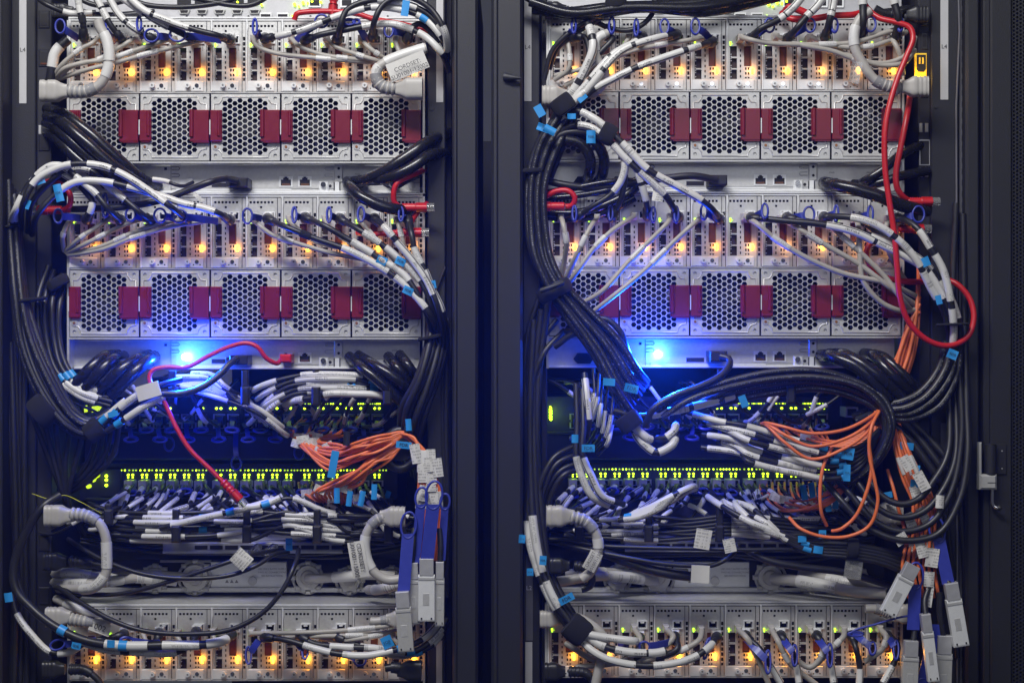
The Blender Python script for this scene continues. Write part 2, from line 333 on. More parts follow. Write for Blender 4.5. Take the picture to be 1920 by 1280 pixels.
# ================================================================ enclosures, nodes, fans, management panels
def enclosure(x0, Y0, full, label):
    e = empty('server_enclosure', x0+330, Y0+(330 if full else 143)); tag(e, label, 'enclosure', 'silver server enclosures')
    x1 = x0+662; H = 327 if full else 143
    b = MB(); b.box(x0-1, Y0-4, x1+1, Y0-1, 3, -600, True); b.box(x0-1, Y0+.5, x1+1, Y0+3.2, 1.5, -600, True); build('top_rail', b, 'bright_steel', e)
    build('side_flange', MB().box(x0-4, Y0+2, x0+.5, Y0+H, 1, -600, True), 'steel', e); build('side_flange', MB().box(x1+1, Y0+2, x1+5, Y0+H, 1, -600, True), 'steel', e)
    build('divider_rail', MB().box(x0, Y0+136.5, x1, Y0+138.7, 1.8, -200, True), 'steel', e)
    build('inner_bay', MB().box(x0, Y0+4, x1, Y0+137, -16, -560, True), 'hole', e)
    if full: build('fan_bay', MB().box(x0, Y0+139, x1, Y0+H-60, -46, -560, True), 'hole', e)
    if full: build('lower_rail', MB().box(x0-2, Y0+267, x1+2, Y0+270, 2, -28, True), 'steel', e)
    return e
def make_node():
    o = empty('server_node', 960, 640); O = lambda x: x
    holes = [sq(9+6.75*i, 13.4, 4.2, 4.2) for i in range(7)]+[sq(28.5, 22.6, 4, 4)]
    holes += [rect(7, 54, 21.2, 115.5), rect(34.5, 54, 48.5, 91.5)]+[sq(28, 62+9.7*i, 2.5, 5) for i in range(6)]
    holes += [sq(x, y, 3, h) for x in (38, 43.2) for y, h in ((96, 5), (105, 5), (113, 3))]+[rect(36, 31, 55, 47)]
    plate('faceplate', rect(4, 5, 58.6, 136), holes, 0, 1.6, 'steel', o)
    L = lambda n, b, m, p=o: build(n, b, m, p, True)
    L('side_lip', MB().prism([(1, 1), (3.8, 1), (4.6, 15), (3.4, 24), (3.4, 136), (1, 136)], 3.5, -3), 'bright_steel')
    b = MB(); b.box(59.8, 5, 66, 31, 0, -2).box(59.8, 31, 60.8, 116, 0, -2).box(65.2, 31, 66, 116, 0, -2).box(59.8, 116, 66, 136, 0, -2)
    for i in range(9): b.box(60.8, 31+9.6*i, 65.2, 33.6+9.6*i, 0, -2)
    L('vent_rail', b, 'steel')
    b = MB(); b.box(7, 54, 21.2, 116, -9, -12); L('port_recess', b, 'port_reflection_brown')
    b = MB()
    for y in (73.6, 95): b.box(10.5, y, 21.6, y+2.6, -.4, -9)
    for y in (68, 72, 76, 80, 89, 93, 98, 102, 110): b.box(9.6, y, 11.4, y+1.6, -1.5, -6)
    b.box(7.2, 55, 8.6, 115, -2, -8); L('port_bars', b, 'steel')
    b = MB(); b.box(34.5, 54, 48.5, 92, -4, -6); L('amber_lit_plate', b, 'amber_lit_brown')  # brown plate stands in for a dark interior lit by the status light
    b = MB(); b.box(46.9, 56, 48.3, 92, .6, -4); L('window_edge', b, 'copper')
    b = MB(); b.box(1.2, 117, 53, 135.4, 1.8, .1, bev=.6); L('latch_plate', b, 'bright_steel')
    b = MB(); b.cyl(24.5, 125, 5, 9, 2, 18).cyl(24.5, 125, 2.4, 9.4, 8.9, 6); sc = L('thumb_screw', b, 'bright_steel'); L('screw_socket', MB().cyl(24.5, 125, 2, 9.7, 9.3, 6), 'ink_soft', sc)
    b = MB(); b.cyl(41, 125, 3.8, 3, 1.8, 16); rv = L('rivet', b, 'chrome'); L('pin_hole', MB().cyl(34.8, 130.5, 1.3, 2.1, 1.7, 8).cyl(47, 130.5, 1.3, 2.1, 1.7, 8), 'hole', rv)
    b = MB()
    for x0, x1, y0, y1 in ((36, 55, 31, 33), (36, 55, 45, 47), (36, 38, 33, 45), (53, 55, 33, 45), (42, 49, 33, 36)): b.box(x0, y0, x1, y1, 4, -8)
    L('port_cage', b, 'bright_steel'); L('edge_print', MB().box(51.2, 33, 52.6, 60, .25, 0), 'ink_soft')
    L('link_light', MB().box(7.5, 45.5, 10.5, 49, 1.2, -2).box(8.2, 49.5, 10.2, 53, 1.2, -2), 'led_green')
    L('link_light', MB().box(12, 48.5, 13.6, 50.5, .9, -2), 'led_lime_dim')
    b = MB(); b.box(48.2, 96, 52, 106, 2.4, 0, bev=1.2); L('status_light', b, 'led_amber')
    lamp('status_lamp', o, 49, 98, 8, .0100, (1, .36, .02), .0028)
    return o
node = make_node(); freeze(node); used = []
ROWN = {(0, 0): 'top row of left rack', (0, 1): 'middle row of left rack', (0, 2): 'bottom row of left rack', (1, 0): 'top row of right rack', (1, 1): 'middle row of right rack', (1, 2): 'bottom row of right rack'}
ROWS = {(0, 0): (129.5, 36, 66.3), (0, 1): (129.5, 366, 66.3), (0, 2): (130, 1137, 66.3), (1, 0): (1028.5, 33, 66.4), (1, 1): (1028.5, 363.5, 66.4), (1, 2): (1026, 1131, 66.3)}
def NX(r, row, i): a = ROWS[(r, row)]; return a[0]+a[2]*i
for (r, row), (x0, Y0, pt) in ROWS.items():
    enclosure(x0, Y0, row < 2, 'silver server enclosure framing the '+ROWN[(r, row)])
    for i in range(10):
        o = node if not used else copy_tree(node); used.append(1); o.location = Vector(A(x0+pt*i, Y0, 0))*S
        tag(o, 'silver server node with amber lamp, %s from left in the %s' % (ORD[i], ROWN[(r, row)]), 'server node', 'server nodes standing side by side')
def make_fan():
    o = empty('fan_module', 960, 640); L = lambda n, b, m, p=o: build(n, b, m, p, True)
    holes = [circ(9, 9.5, 3.4), circ(121, 9.5, 3.4), circ(9, 116.5, 3.4), circ(121, 116.5, 3.4)]
    for i in range(9):
        n = 10 if i % 2 else 10
        for j in range(n):
            cx = 26.5+9.42*i; cy = (18.7 if i % 2 == 0 else 13.3)+10.85*j
            if cy > 116: continue
            holes.append([(cx+5.25*math.cos(math.radians(60*k)), cy+5.1*math.sin(math.radians(60*k))) for k in range(6)])
    plate('honeycomb_grille', rect(0.8, 0.5, 129.6, 125.6), holes, 0, 2.2, 'steel', o)
    pts = [(22, 6), (108, 6), (109, 12), (114, 19), (124, 20), (124, 104), (114, 106), (109, 113), (108, 120), (22, 120), (21, 113), (16, 106), (6, 104), (6, 20), (16, 19), (21, 12), (22, 6)]
    b = MB(); b.tube([(x, -.3, -y) for x, y in pts], 1.3, 6, False); L('pressed_ridge', b, 'steel')
    for x in (9, 121):
        for y in (9.5, 116.5): L('corner_screw', MB().cyl(x, y, 3.2, -2.5, -4, 10), 'zinc')
    b = MB(); b.cyl(9, 100, 6, 1.5, 0, 18); cs = L('captive_screw', b, 'steel_dim'); L('screw_tip', MB().cyl(9, 100, 2.6, 2.4, 1.4, 12), 'copper', cs)
    L('fan_hub', MB().cyl(64, 63, 20, -14, -30, 24), 'black_plastic')
    b = MB()
    for k in range(7):
        a = 2*math.pi*k/7; b.add([(64+18*math.cos(a), 16, -63+18*math.sin(a)), (64+52*math.cos(a+.25), 16, -63+52*math.sin(a+.25)), (64+52*math.cos(a+.75), 28, -63+52*math.sin(a+.75)), (64+18*math.cos(a+.6), 28, -63+18*math.sin(a+.6))], [(0, 1, 2, 3)])
    L('fan_blades', b, 'switch_body_glare')
    h = L('red_handle', MB().box(95, 32, 130.2, 91, 9, .3, bev=1).prism([(97, 90), (130, 90), (130, 93), (101, 93)], 8, .3), 'fan_red')
    L('grip_edge', MB().tube([(98, -9, -y) for y in (31.5, 33, 80, 82)], 4.2, 12), 'fan_red', h); L('grip_edge', MB().box(93.5, 33, 96, 81, 8, .4), 'fan_red', h)
    h = L('red_handle', MB().box(.2, 32, 22, 90, 7, .3, bev=1).box(3, 90, 19, 92, 5, .3), 'fan_red')
    L('grip_edge', MB().tube([(16.5, -7, -y) for y in (33, 36, 78, 80)], 3.2, 12), 'fan_red', h)
    L('handle_notch', MB().box(-1, 50, .8, 78, 8, 6), 'bright_steel', h)
    return o
fan = make_fan(); freeze(fan); used = []
for r in (0, 1):
    for row in (0, 1):
        x0, Y0, pt = ROWS[(r, row)]
        for i in range(5):
            o = fan if not used else copy_tree(fan); used.append(1); o.location = Vector(A(x0+1+132.3*i, Y0+139.5, 0))*S
            tag(o, 'honeycomb fan module with red handles, %s from left under %s' % (ORD[i], ROWN[(r, row)]), 'fan module', 'fan modules under the node rows')
PD = -33
def panel(r, row):
    x0, Y0, _ = ROWS[(r, row)]; ox = 0 if r == 0 else 890; dy = Y0-36
    p = empty('management_panel', ox+460, Y0+327, PD)
    tag(p, 'silver management panel with two network jacks, below fans of the %s' % ROWN[(r, row)], 'panel', 'management panels')
    B = lambda n, x0, y0, x1, y1, f, m, par=p, bk=None, bev=0: build(n, MB().box(x0+ox, y0+dy, x1+ox, y1+dy, PD+f, PD+(bk if bk is not None else 0), True, bev), m, par)
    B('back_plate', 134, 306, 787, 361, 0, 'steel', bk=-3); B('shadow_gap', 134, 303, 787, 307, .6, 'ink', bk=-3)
    B('lower_lip', 138, 357.5, 780, 362, 8, 'bright_steel', bk=0, bev=1); B('lower_step', 330, 354, 546, 357, 4, 'bright_steel'); B('raised_plate', 321, 309, 627, 353, 1.6, 'steel')
    b = MB(); b.box(610+ox, 313+dy, 627+ox, 316+dy, PD+3, PD, True)
    for y in (313, 326): 
        b.tube([A(611+ox, y+dy, PD+2), A(624+ox, y+dy, PD+2)], 1, 6); b.tube([A(611+ox, y+6+dy, PD+2), A(624+ox, y+6+dy, PD+2)], 1, 6); b.tube([A(611+ox, y+dy, PD+2), A(609+ox, y+3+dy, PD+2), A(611+ox, y+6+dy, PD+2)], 1, 6)
    build('spring_slot', b, 'steel_dim', p)
    b = MB()
    for y in (313, 326): b.tube([A(322+ox, y+dy, PD+2), A(335+ox, y+dy, PD+2), A(337+ox, y+3+dy, PD+2), A(335+ox, y+6+dy, PD+2), A(322+ox, y+6+dy, PD+2)], 1.2, 6)
    build('spring_slot', b, 'ink_soft', p)
    k = B('hinge_bracket', 626, 309, 643, 341, 4, 'steel', bev=2); build('bracket_holes', MB().cyl(635+ox, 316+dy, 2.6, PD+4.4, PD+3, 12, True).cyl(635+ox, 332+dy, 2.6, PD+4.4, PD+3, 12, True), 'hole', k)
    B('divider_post', 628, 341, 636, 361, 6, 'bright_steel'); B('divider_gap', 625.5, 342, 627.4, 361, 2.2, 'ink'); B('divider_gap', 636.4, 342, 638, 361, 2.2, 'ink')
    t = B('screw_tab', 598, 340, 616, 362, 5, 'bright_steel', bev=2); build('tab_screw', MB().cyl(606+ox, 346+dy, 5, PD+10, PD+5, 16, True).cyl(606+ox, 346+dy, 2.3, PD+10.6, PD+9.8, 6, True), 'chrome', t)
    build('tab_hole', MB().cyl(619+ox, 349+dy, 3, PD+1.9, PD+1.5, 12, True), 'hole', t)
    for x in (536, 571.5):
        j = B('network_jack', x-12.5, 330.5, x+12.5, 350.5, 3, 'bright_steel')
        b = MB(); b.prism([(x+ox-9.5, 348+dy), (x+ox-9.5, 337+dy), (x+ox-5, 337+dy), (x+ox-5, 333.5+dy), (x+ox-2.6, 333.5+dy), (x+ox-2.6, 331.5+dy), (x+ox+2.6, 331.5+dy), (x+ox+2.6, 333.5+dy), (x+ox+5, 333.5+dy), (x+ox+5, 337+dy), (x+ox+9.5, 337+dy), (x+ox+9.5, 348+dy)], PD+3.5, PD+2, True)
        build('jack_opening', b, 'hole', j)
        b = MB()
        for q in range(8): b.box(x+ox-7+q*1.9, 344+dy, x+ox-6.2+q*1.9, 348+dy, PD+3.9, PD+3.4, True)
        build('jack_contacts', b, 'copper', j)
    B('display_port', 397, 343, 430, 351, 2.5, 'hole'); B('display_port_rim', 396, 342, 431, 352, 2, 'steel_dim')
    B('blank_hole', 308, 314, 313, 319, .8, 'hole'); B('seam', 320, 309, 321.2, 358, 1.8, 'ink_soft'); B('seam', 645, 342, 787, 343, .8, 'ink_soft')
    for cx in (668, 738):
        b = MB(); b.prism([(cx-20+ox, 347+dy), (cx-14+ox, 337+dy), (cx+12+ox, 337+dy), (cx+19+ox, 344+dy), (cx+12+ox, 352+dy), (cx-12+ox, 352+dy)], PD+1.4, PD, True); build('cable_opening', b, 'hole', p)
    for cx in (205, 275):
        b = MB(); b.prism([(cx-20+ox, 345+dy), (cx-12+ox, 334+dy), (cx+12+ox, 334+dy), (cx+19+ox, 342+dy), (cx+12+ox, 354+dy), (cx-12+ox, 354+dy)], PD+1.4, PD, True); build('cable_opening', b, 'hole', p)
    for cx in (212, 268, 670, 740): text('PSU' if 0 else '0WR' if 0 else 'PWR', 3.4, cx+ox, 327+dy, PD+.8, 'ink_soft', p)
    build('corner_screw', MB().cyl(772+ox, 348+dy, 7, PD+2, PD, 16, True).cyl(772+ox, 348+dy, 3, PD+3, PD+1.8, 6, True), 'steel_dim', p)
    lx, ly = (346, 339) if r == 0 else (346, 337)
    lx += ox
    if row == 1:
        build('beacon_light', MB().cyl(lx, ly+dy, 7, PD+22, PD+2, 16, True, 6), 'led_blue', p)
        lamp('beacon_fill', p, lx, ly+dy, PD+40, .038, (.012, .12, 1), .005, True)
        spot('beacon_beam', p, lx, ly+dy, PD+26, 20.0, (.004, .07, 1))
        lamp('beacon_fill', p, lx, ly+dy-6, PD+85, .6, (.003, .045, 1), .02, True)  # added blue fill floating ahead of the beacon, washes the nearby parts
        lamp('beacon_fill', p, lx, ly+dy+70, PD+70, .55, (.003, .03, 1), .02, True)  # added blue fill below the beacon for the switch bay, no lamp sits there
    else: build('beacon_light', MB().cyl(lx+10, ly+dy-2, 5, PD+5, PD+1.5, 14, True), 'steel_dim', p)
    return p
for r in (0, 1):
    for row in (0, 1): panel(r, row)
# management units cut by the top of the picture
for r, ox in ((0, 0), (1, 890)):
    u = empty('top_controller', 470+ox, 33, -50); tag(u, 'silver controller unit above the %s, cut by the picture top' % ROWN[(r, 0)], 'controller', 'controller units at the top')
    u['label'] = 'silver controller unit with small ports just above the %s' % ROWN[(r, 0)]
    build('face', MB().box(128+ox, -40, 800+ox, 37, -50, -300, True), 'steel_dim', u)
    b = MB(); c = MB(); g = MB(); g2 = MB()
    for k in range(5): x = 345+33*k+ox; b.box(x-13, -20, x+13, 9, -49, -51, True); c.prism([(x-11, 18), (x+11, 18), (x+8, 26), (x-8, 26)], -46, -50, True); g.prism([(x-8, 19.5), (x+8, 19.5), (x+6, 24.5), (x-6, 24.5)], -45.5, -47, True)
    build('slot_openings', b, 'hole', u); build('serial_ports', c, 'zinc', u); build('serial_sockets', g, 'hole', u)
    for x in (498, 530, 650, 680, 590):
        q = MB().box(x-11+ox, 24, x+11+ox, 38, -46, -50, True) if x < 590 else MB().box(x-12+ox, -3, x+12+ox, 14, -46, -50, True)
        j = build('network_jack', q, 'bright_steel', u); yy = 27 if x < 590 else 0
        build('jack_opening', MB().box(x-9+ox, yy, x+9+ox, yy+11, -45.5, -47, True), 'hole', j)
    for x, y, rr in ((480, 5, 3), (490, 9, 3), (552, 8, 4), (568, 5, 4), (577, 6, 3), (560, 12, 2.5), (585, 3, 3), (601, 4, 3.4), (430, 8, 3), (445, 4, 2.5), (548, 30, 2.5)): g2.cyl(x+ox, y, rr*.7, -44, -50, 10, True)
    build('link_lights', g2, 'led_lime', u)
    g3 = MB()
    for k in range(14): g3.cyl(350+k*29+ox, 31, 2, -49, -50, 8, True); g3.cyl(338+k*29+ox, 33, 1.2, -49, -50, 8, True)
    build('panel_holes', g3, 'hole', u)
# ================================================================ switches behind the cables
SD = -230
def seg(x0, x1): return [x for g in (240, 405.5, 571) for x in [g+26.3*i for i in range(6)] if x0 <= x <= x1]
def switch(ox, y, double, which, rn, xr):
    s = empty('network_switch', 470+ox, y+60, SD); tag(s, 'dark network switch with green port lamps, %s one in the %s rack' % (which, rn), 'network switch', 'network switches')
    B = lambda n, x0, y0, x1, y1, f, bk, m, par=s, bev=0: build(n, MB().box(x0+ox, y0, x1+ox, y1, SD+f, SD+bk, True, bev), m, par)
    B('chassis', 150, y-14, 745, y+55, 0, -300, 'switch_body_glare'); B('blank_cover', 158, y+56, 740, y+104, 26, -300, 'switch_body_glare', bev=3)
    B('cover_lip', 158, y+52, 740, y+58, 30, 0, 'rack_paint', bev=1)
    for x in seg(200, 705):
        pr = B('port', x-6, y+18, x+16, y+29, 4, -2, 'zinc'); build('port_opening', MB().box(x-3+ox, y+20, x+13+ox, y+28, SD+4.6, SD+3.8, True), 'hole', pr)
        pr = B('port', x-6, y+34, x+16, y+45, 4, -2, 'zinc'); build('port_opening', MB().box(x-3+ox, y+36, x+13+ox, y+44, SD+4.6, SD+3.8, True), 'hole', pr)
    for x in seg(*xr):
        if not double and random.random() < .05: continue
        b = MB(); 
        for q in (0, 8.4):
            if not double and random.random() < .1: continue
            b.cyl(x+q+ox, y+7.5, 2.3, SD+4, SD, 10, True)
            if double: b.cyl(x+q+ox, y+12.5, 1.5, SD+3.5, SD, 8, True)
        if b.v: build('port_lamp', b, 'led_lime', s)
    b = MB(); b2 = MB(); x = 228 if double else xr[1]-45
    for a, z in (((xr[0]-8, xr[1]+8),) if double else ((max(xr[0], 535), 640), (xr[1]-40, xr[1]+4))):
        x = a
        while x < z:
            build('activity_dot', MB().cyl(x+ox, y-1.2, 1.7 if double else 1.4, SD+2, SD, 8, True), 'led_lime' if random.random() < .45 else 'led_lime_dim', s); x += random.choice((5.6, 6.3, 7.0, 8.2)) if double else random.choice((3.2, 4.4, 6))
    if b.v: build('activity_dot', b, 'led_lime', s)
    if b2.v: build('activity_dot', b2, 'led_lime_dim', s)
    return s
sU = switch(0, 758, False, 'upper', 'left', (255, 712)); sL = switch(0, 882.5, True, 'lower', 'left', (235, 716))
tU = switch(834, 757.5, False, 'upper', 'right', (455, 712)); tL = switch(834, 880.5, True, 'lower', 'right', (240, 716))
def blob(name, s, pts, m='window_glow'): return build(name, MB().prism(pts, SD+14, SD, True), m, s)
blob('status_window', sU, [(172, 762), (190, 760), (183, 770), (172, 773)]); blob('status_window', sU, [(163, 786), (168, 783), (171, 782), (169, 787), (164, 788)]); blob('status_window', sU, [(157, 762), (160, 760), (161, 772), (158, 773)])
blob('status_window', sL, [(174, 893), (178, 889), (186, 889), (184, 894), (178, 898), (176, 903), (174, 904)]); build('status_window', MB().cyl(165, 912, 4, SD+14, SD, 14, True), 'window_glow', sL)
for y in (892, 899.5, 909.5): build('port_lamp', MB().cyl(199, y, 3, SD+12, SD, 10, True), 'led_lime', sL)
build('lamp_housing', MB().box(188, 880, 226, 930, SD+9, SD, True), 'switch_body_glare', sL); build('lit_edge', MB().box(172, 943, 220, 946, SD+14, SD, True), 'led_lime_dim', sL)
for i, y in enumerate((765, 770, 775, 781, 786)): build('port_lamp', MB().cyl(1033, y, 2.7 if i else 2, SD+60, SD, 10, True), 'led_lime', tU)
build('status_window', MB().box(1145, 810, 1161, 815, SD+25, SD, True), 'window_glow', tU)
lamp('window_lamp', tU, 1040, 776, SD+80, .012, (.6, .9, .05), .004, True)
lamp('window_lamp', sL, 182, 900, SD+40, .006, (.6, .9, .05), .004, True)
j = build('service_jack', MB().box(1586, 763, 1609, 782, SD+60, SD, True), 'zinc', tU); build('jack_opening', MB().box(1589, 766, 1606, 779, SD+60.6, SD+59, True), 'hole', j)
# finger brackets of the cable managers
def bracket(x, y0, y1, ys, i, where):
    k = empty('cable_finger', x, y1, 10); tag(k, 'black cable finger, %s from the left in the %s' % (ORD[i], where), 'cable finger', 'cable fingers of the managers')
    build('stem', MB().box(x-6.5, ys, x+6.5, y0+4, 18, 10, True, 2), 'black_plastic', k); build('finger_plate', MB().box(x-8.5, y0, x+8.5, y1, 46, 40, True, 3.5), 'black_plastic', k)
    build('finger_arm', MB().box(x-6, y0+1, x+6, y0+7, 41, -40, True, 1), 'black_plastic', k)
for i, x in enumerate((322, 459, 592, 726)): bracket(x, 725, 759, 694, i, 'upper manager of left rack')
for i, x in enumerate((202, 329, 462, 594, 728)): bracket(x, 985 if i else 955, 1018 if i else 985, 955 if i else 945, i, 'lower manager of left rack')
for i, x in enumerate((1352, 1484, 1615)): bracket(x, 724, 757, 692, i, 'upper manager of right rack')
for i, x in enumerate((1086, 1217, 1350)): bracket(x, 985, 1016, 950, i, 'lower manager of right rack')
# slim patch panels and power shelves
for r, (x0, x1, y) in enumerate(((305, 642, 1017), (1172, 1560, 1014))):
    s = empty('patch_panel', (x0+x1)/2, y+17, -60); tag(s, 'slim silver patch panel with dark ports, behind the lower cable manager of the %s' % RK[r], 'patch panel')
    build('face', MB().box(x0, y, x1, y+18, -60, -400, True, 1), 'steel_dim', s); b = MB()
    for i in range(11): xx = x0+60+i*28.5; b.box(xx, y+5, xx+24, y+12.5, -59, -61, True)
    build('port_openings', b, 'hole', s)
    build('front_edge', MB().box(x0, y+16, x1, y+20, -56, -62, True), 'steel', s)
def round_plug(par, x, y, d, R):
    k = build('locking_ring', MB().cyl(x, y, R, d+9, d-6, 28, True, R*.92), 'lock_grey', par)
    build('ring_collar', MB().tube([A(x+R*1.12*math.cos(a), y+R*1.12*math.sin(a), d-4) for a in np.linspace(0, 2*math.pi, 30)], 3, 8, False), 'lock_grey', k)
    b = MB()
    for a in np.linspace(0, 2*math.pi, 9)[:-1]: b.box(x+R*1.1*math.cos(a)-5, y+R*1.1*math.sin(a)-4, x+R*1.1*math.cos(a)+5, y+R*1.1*math.sin(a)+4, d+6, d-5, True, 2)
    build('ring_lugs', b, 'lock_grey', k); build('plug_face', MB().cyl(x, y, R*.62, d+15, d+8, 20, True, R*.5), 'grey_plug', k)
for r, ox in ((0, 0), (1, 868)):
    s = empty('power_shelf', 450+ox, 1104, -100); tag(s, 'silver power shelf with rating plate and round locking sockets in the %s' % RK[r], 'power shelf')
    z = -100
    build('shelf_body', MB().box(150+ox, 1048, 790+ox, 1102, z-8, -560, True), 'rack_dark', s)
    build('rating_plate', MB().box(395+ox, 1053, 537+ox, 1101, z, z-8, True, 1), 'bright_steel', s)
    build('bottom_rail', MB().box(150+ox, 1101, 790+ox, 1110, z+6, -560, True, 1), 'steel', s)
    build('plate_screw', MB().cyl(473+ox, 1089, 8.5, z+6, z, 20, True), 'zinc', s)
    build('top_rail', MB().box(300+ox, 1050, 395+ox, 1054, z, z-8, True), 'steel_dim', s)
    for k, t in enumerate(('USE ONLY RATED SUPPLY', 'TWO AC CONNECTIONS', 'SEE INSTRUCTIONS')): text(t, 3.4, 510+ox, 1066+k*6.5, z+.6, 'ink_soft', s)
    for k in range(3): build('warning_marks', MB().prism([(422+ox+k*9, 1092), (425.5+ox+k*9, 1086), (429+ox+k*9, 1092)], z+.6, z-.2, True), 'ink_soft', s)
    for (px, py, R) in ((365, 1083, 27), (290, 1085, 22), (577, 1083, 25), (655, 1088, 22), (735, 1088, 22)): round_plug(s, px+ox, py, z+4, R)
    # steel top of the enclosure below, seen from above
    t = empty('enclosure_lid', 460+ox, 1131, -5); x0, Y0, _ = ROWS[(r, 2)]
    tag(t, 'bare steel lid on the bottom enclosure of the %s' % RK[r], 'lid')
    b = MB(); a = A(x0, Y0-5, -1); c = A(x0+662, Y0-5, -1); b.add([(a[0], 3, a[2]), (c[0], 3, c[2]), (c[0], 560, c[2]), (a[0], 560, a[2]), (a[0], 3, a[2]-2), (c[0], 3, c[2]-2), (c[0], 560, c[2]-2), (a[0], 560, a[2]-2)], [(0, 1, 2, 3), (7, 6, 5, 4), (4, 5, 1, 0), (6, 7, 3, 2), (5, 6, 2, 1), (7, 4, 0, 3)]); build('lid_sheet', b, 'steel', t)
    # lower modules cut by the picture bottom
# ================================================================ cables
KD = {'B': ('black_cable', 'black_rubber', 5.6), 'BP': ('black_cable', 'black_printed', 6.0), 'b': ('thin_black_cable', 'black_rubber', 3.6), 'P': ('mains_cable', 'black_gloss', 11.5),
      'G': ('grey_network_cable', 'grey_pvc', 4.4), 'GP': ('grey_mains_cable', 'grey_plug', 10), 'R': ('red_network_cable', 'red_pvc', 5.2), 'O': ('orange_fibre_cable', 'orange_pvc', 2.9),
      'Y': ('yellow_wire', 'yellow_wire', 1.1)}
CATS = {'B': 'cable', 'BP': 'cable', 'b': 'cable', 'P': 'power cord', 'G': 'network cable', 'GP': 'power cord', 'R': 'network cable', 'O': 'fibre cable', 'Y': 'wire'}
def parse(s, d):
    """'x,y x,y,depth ...' -> list of (x, y, depth)"""
    out = []
    for t in s.split():
        q = [float(a) for a in t.split(',')]; out.append((q[0], q[1], q[2] if len(q) > 2 else d))
    return out
def spline(pts, step=6.0):
    P = [np.array(A(*p)) for p in pts]
    P = [2*P[0]-P[1]]+P+[2*P[-1]-P[-2]]; out = []
    for i in range(1, len(P)-2):
        p0, p1, p2, p3 = P[i-1:i+3]; a = .5
        t1 = np.linalg.norm(p1-p0)**a+1e-6; t2 = np.linalg.norm(p2-p1)**a+1e-6; t3 = np.linalg.norm(p3-p2)**a+1e-6
        m1 = (p2-p1)+t2*((p1-p0)/t1-(p2-p0)/(t1+t2)); m2 = (p2-p1)+t2*((p3-p2)/t3-(p3-p1)/(t2+t3))
        n = max(2, int(np.linalg.norm(p2-p1)/step))
        for k in range(n):
            t = k/n; out.append((2*t**3-3*t*t+1)*p1+(t**3-2*t*t+t)*m1+(-2*t**3+3*t*t)*p2+(t**3-t*t)*m2)
    out.append(P[-2]); return np.array(out)
def sub(C, a, b):
    L = np.concatenate([[0], np.cumsum(np.linalg.norm(np.diff(C, axis=0), axis=1))]); T = L[-1]
    n = max(3, int((b-a)*T/5)); t = np.linspace(a*T, b*T, n+1)
    return np.stack([np.interp(t, L, C[:, i]) for i in range(3)], 1)
def near(C, x, y):
    """the curve's point and direction closest to picture position x, y"""
    best = None
    for i, p in enumerate(C):
        k = (D+p[1])/D; dx = p[0]/k+960-x; dy = 640-p[2]/k-y; q = dx*dx+dy*dy
        if best is None or q < best[0]: best = (q, i)
    i = best[1]; a = C[max(0, i-1)]; b = C[min(len(C)-1, i+1)]; return C[i], (b-a)/(np.linalg.norm(b-a)+1e-9), i
def ribbon(W, width, axis, thick=.7):
    """strip along points W, widened along axis"""
    W = np.array(W); axis = np.array(axis)/np.linalg.norm(axis); N = len(W); T = np.gradient(W, axis=0); nn = np.cross(T, axis); nn /= np.linalg.norm(nn, axis=1)[:, None]+1e-9
    V = []; h = width/2
    for i in range(N): V += [W[i]-axis*h+nn[i]*thick, W[i]+axis*h+nn[i]*thick, W[i]+axis*h-nn[i]*thick, W[i]-axis*h-nn[i]*thick]
    L = np.concatenate([[0], np.cumsum(np.linalg.norm(np.diff(W, axis=0), axis=1))]); F = []; UV = []
    for i in range(N-1):
        for j in range(4):
            a = i*4+j; b2 = i*4+(j+1) % 4; F.append((a, b2, b2+4, a+4)); UV.append(((L[i], 0), (L[i], 1), (L[i+1], 1), (L[i+1], 0)) if j in (0, 2) else None)
    b = MB(); b.add(V, F, UV); b.add(V[:4], [(3, 2, 1, 0)]); b.add(V[-4:], [(0, 1, 2, 3)]); return b
def flag(par, x, y, w, h, ang, style, d, txt=None):
    """an adhesive flag: x, y its middle; w along its own reading direction, turned ang degrees clockwise"""
    if style == 'b': w *= .84; h *= .84
    elif style == 'w': w *= .9; h *= .9
    c = np.array(A(x, y, d)); a = math.radians(ang); ux = np.array([math.cos(a), 0, -math.sin(a)]); uy = np.array([math.sin(a), 0, math.cos(a)]); bend = random.uniform(-3, 3)
    W = [c+ux*(t-.5)*w+np.array([0, -1, 0])*bend*math.sin(math.pi*t) for t in np.linspace(0, 1, 7)]
    m, n = {'w': ('flag_print', 'paper_flag'), 'p': ('paper', 'paper_flag'), 'b': ('blue_tag', 'blue_flag'), 'k': ('black_plastic', 'black_flag'), 'c': ('clear_plastic', 'clear_flag')}[style]
    o = build(n, ribbon(W, h, uy, .5), m, par)
    if txt:
        p = c+np.array([0, -1.6-abs(bend), 0]); k = (D+p[1])/D
        text(txt, min(h*.5, w*.27), p[0]/k+960, 640-p[2]/k, -p[1], 'ink' if style != 'k' else 'ink_white', o, ang)
    return o
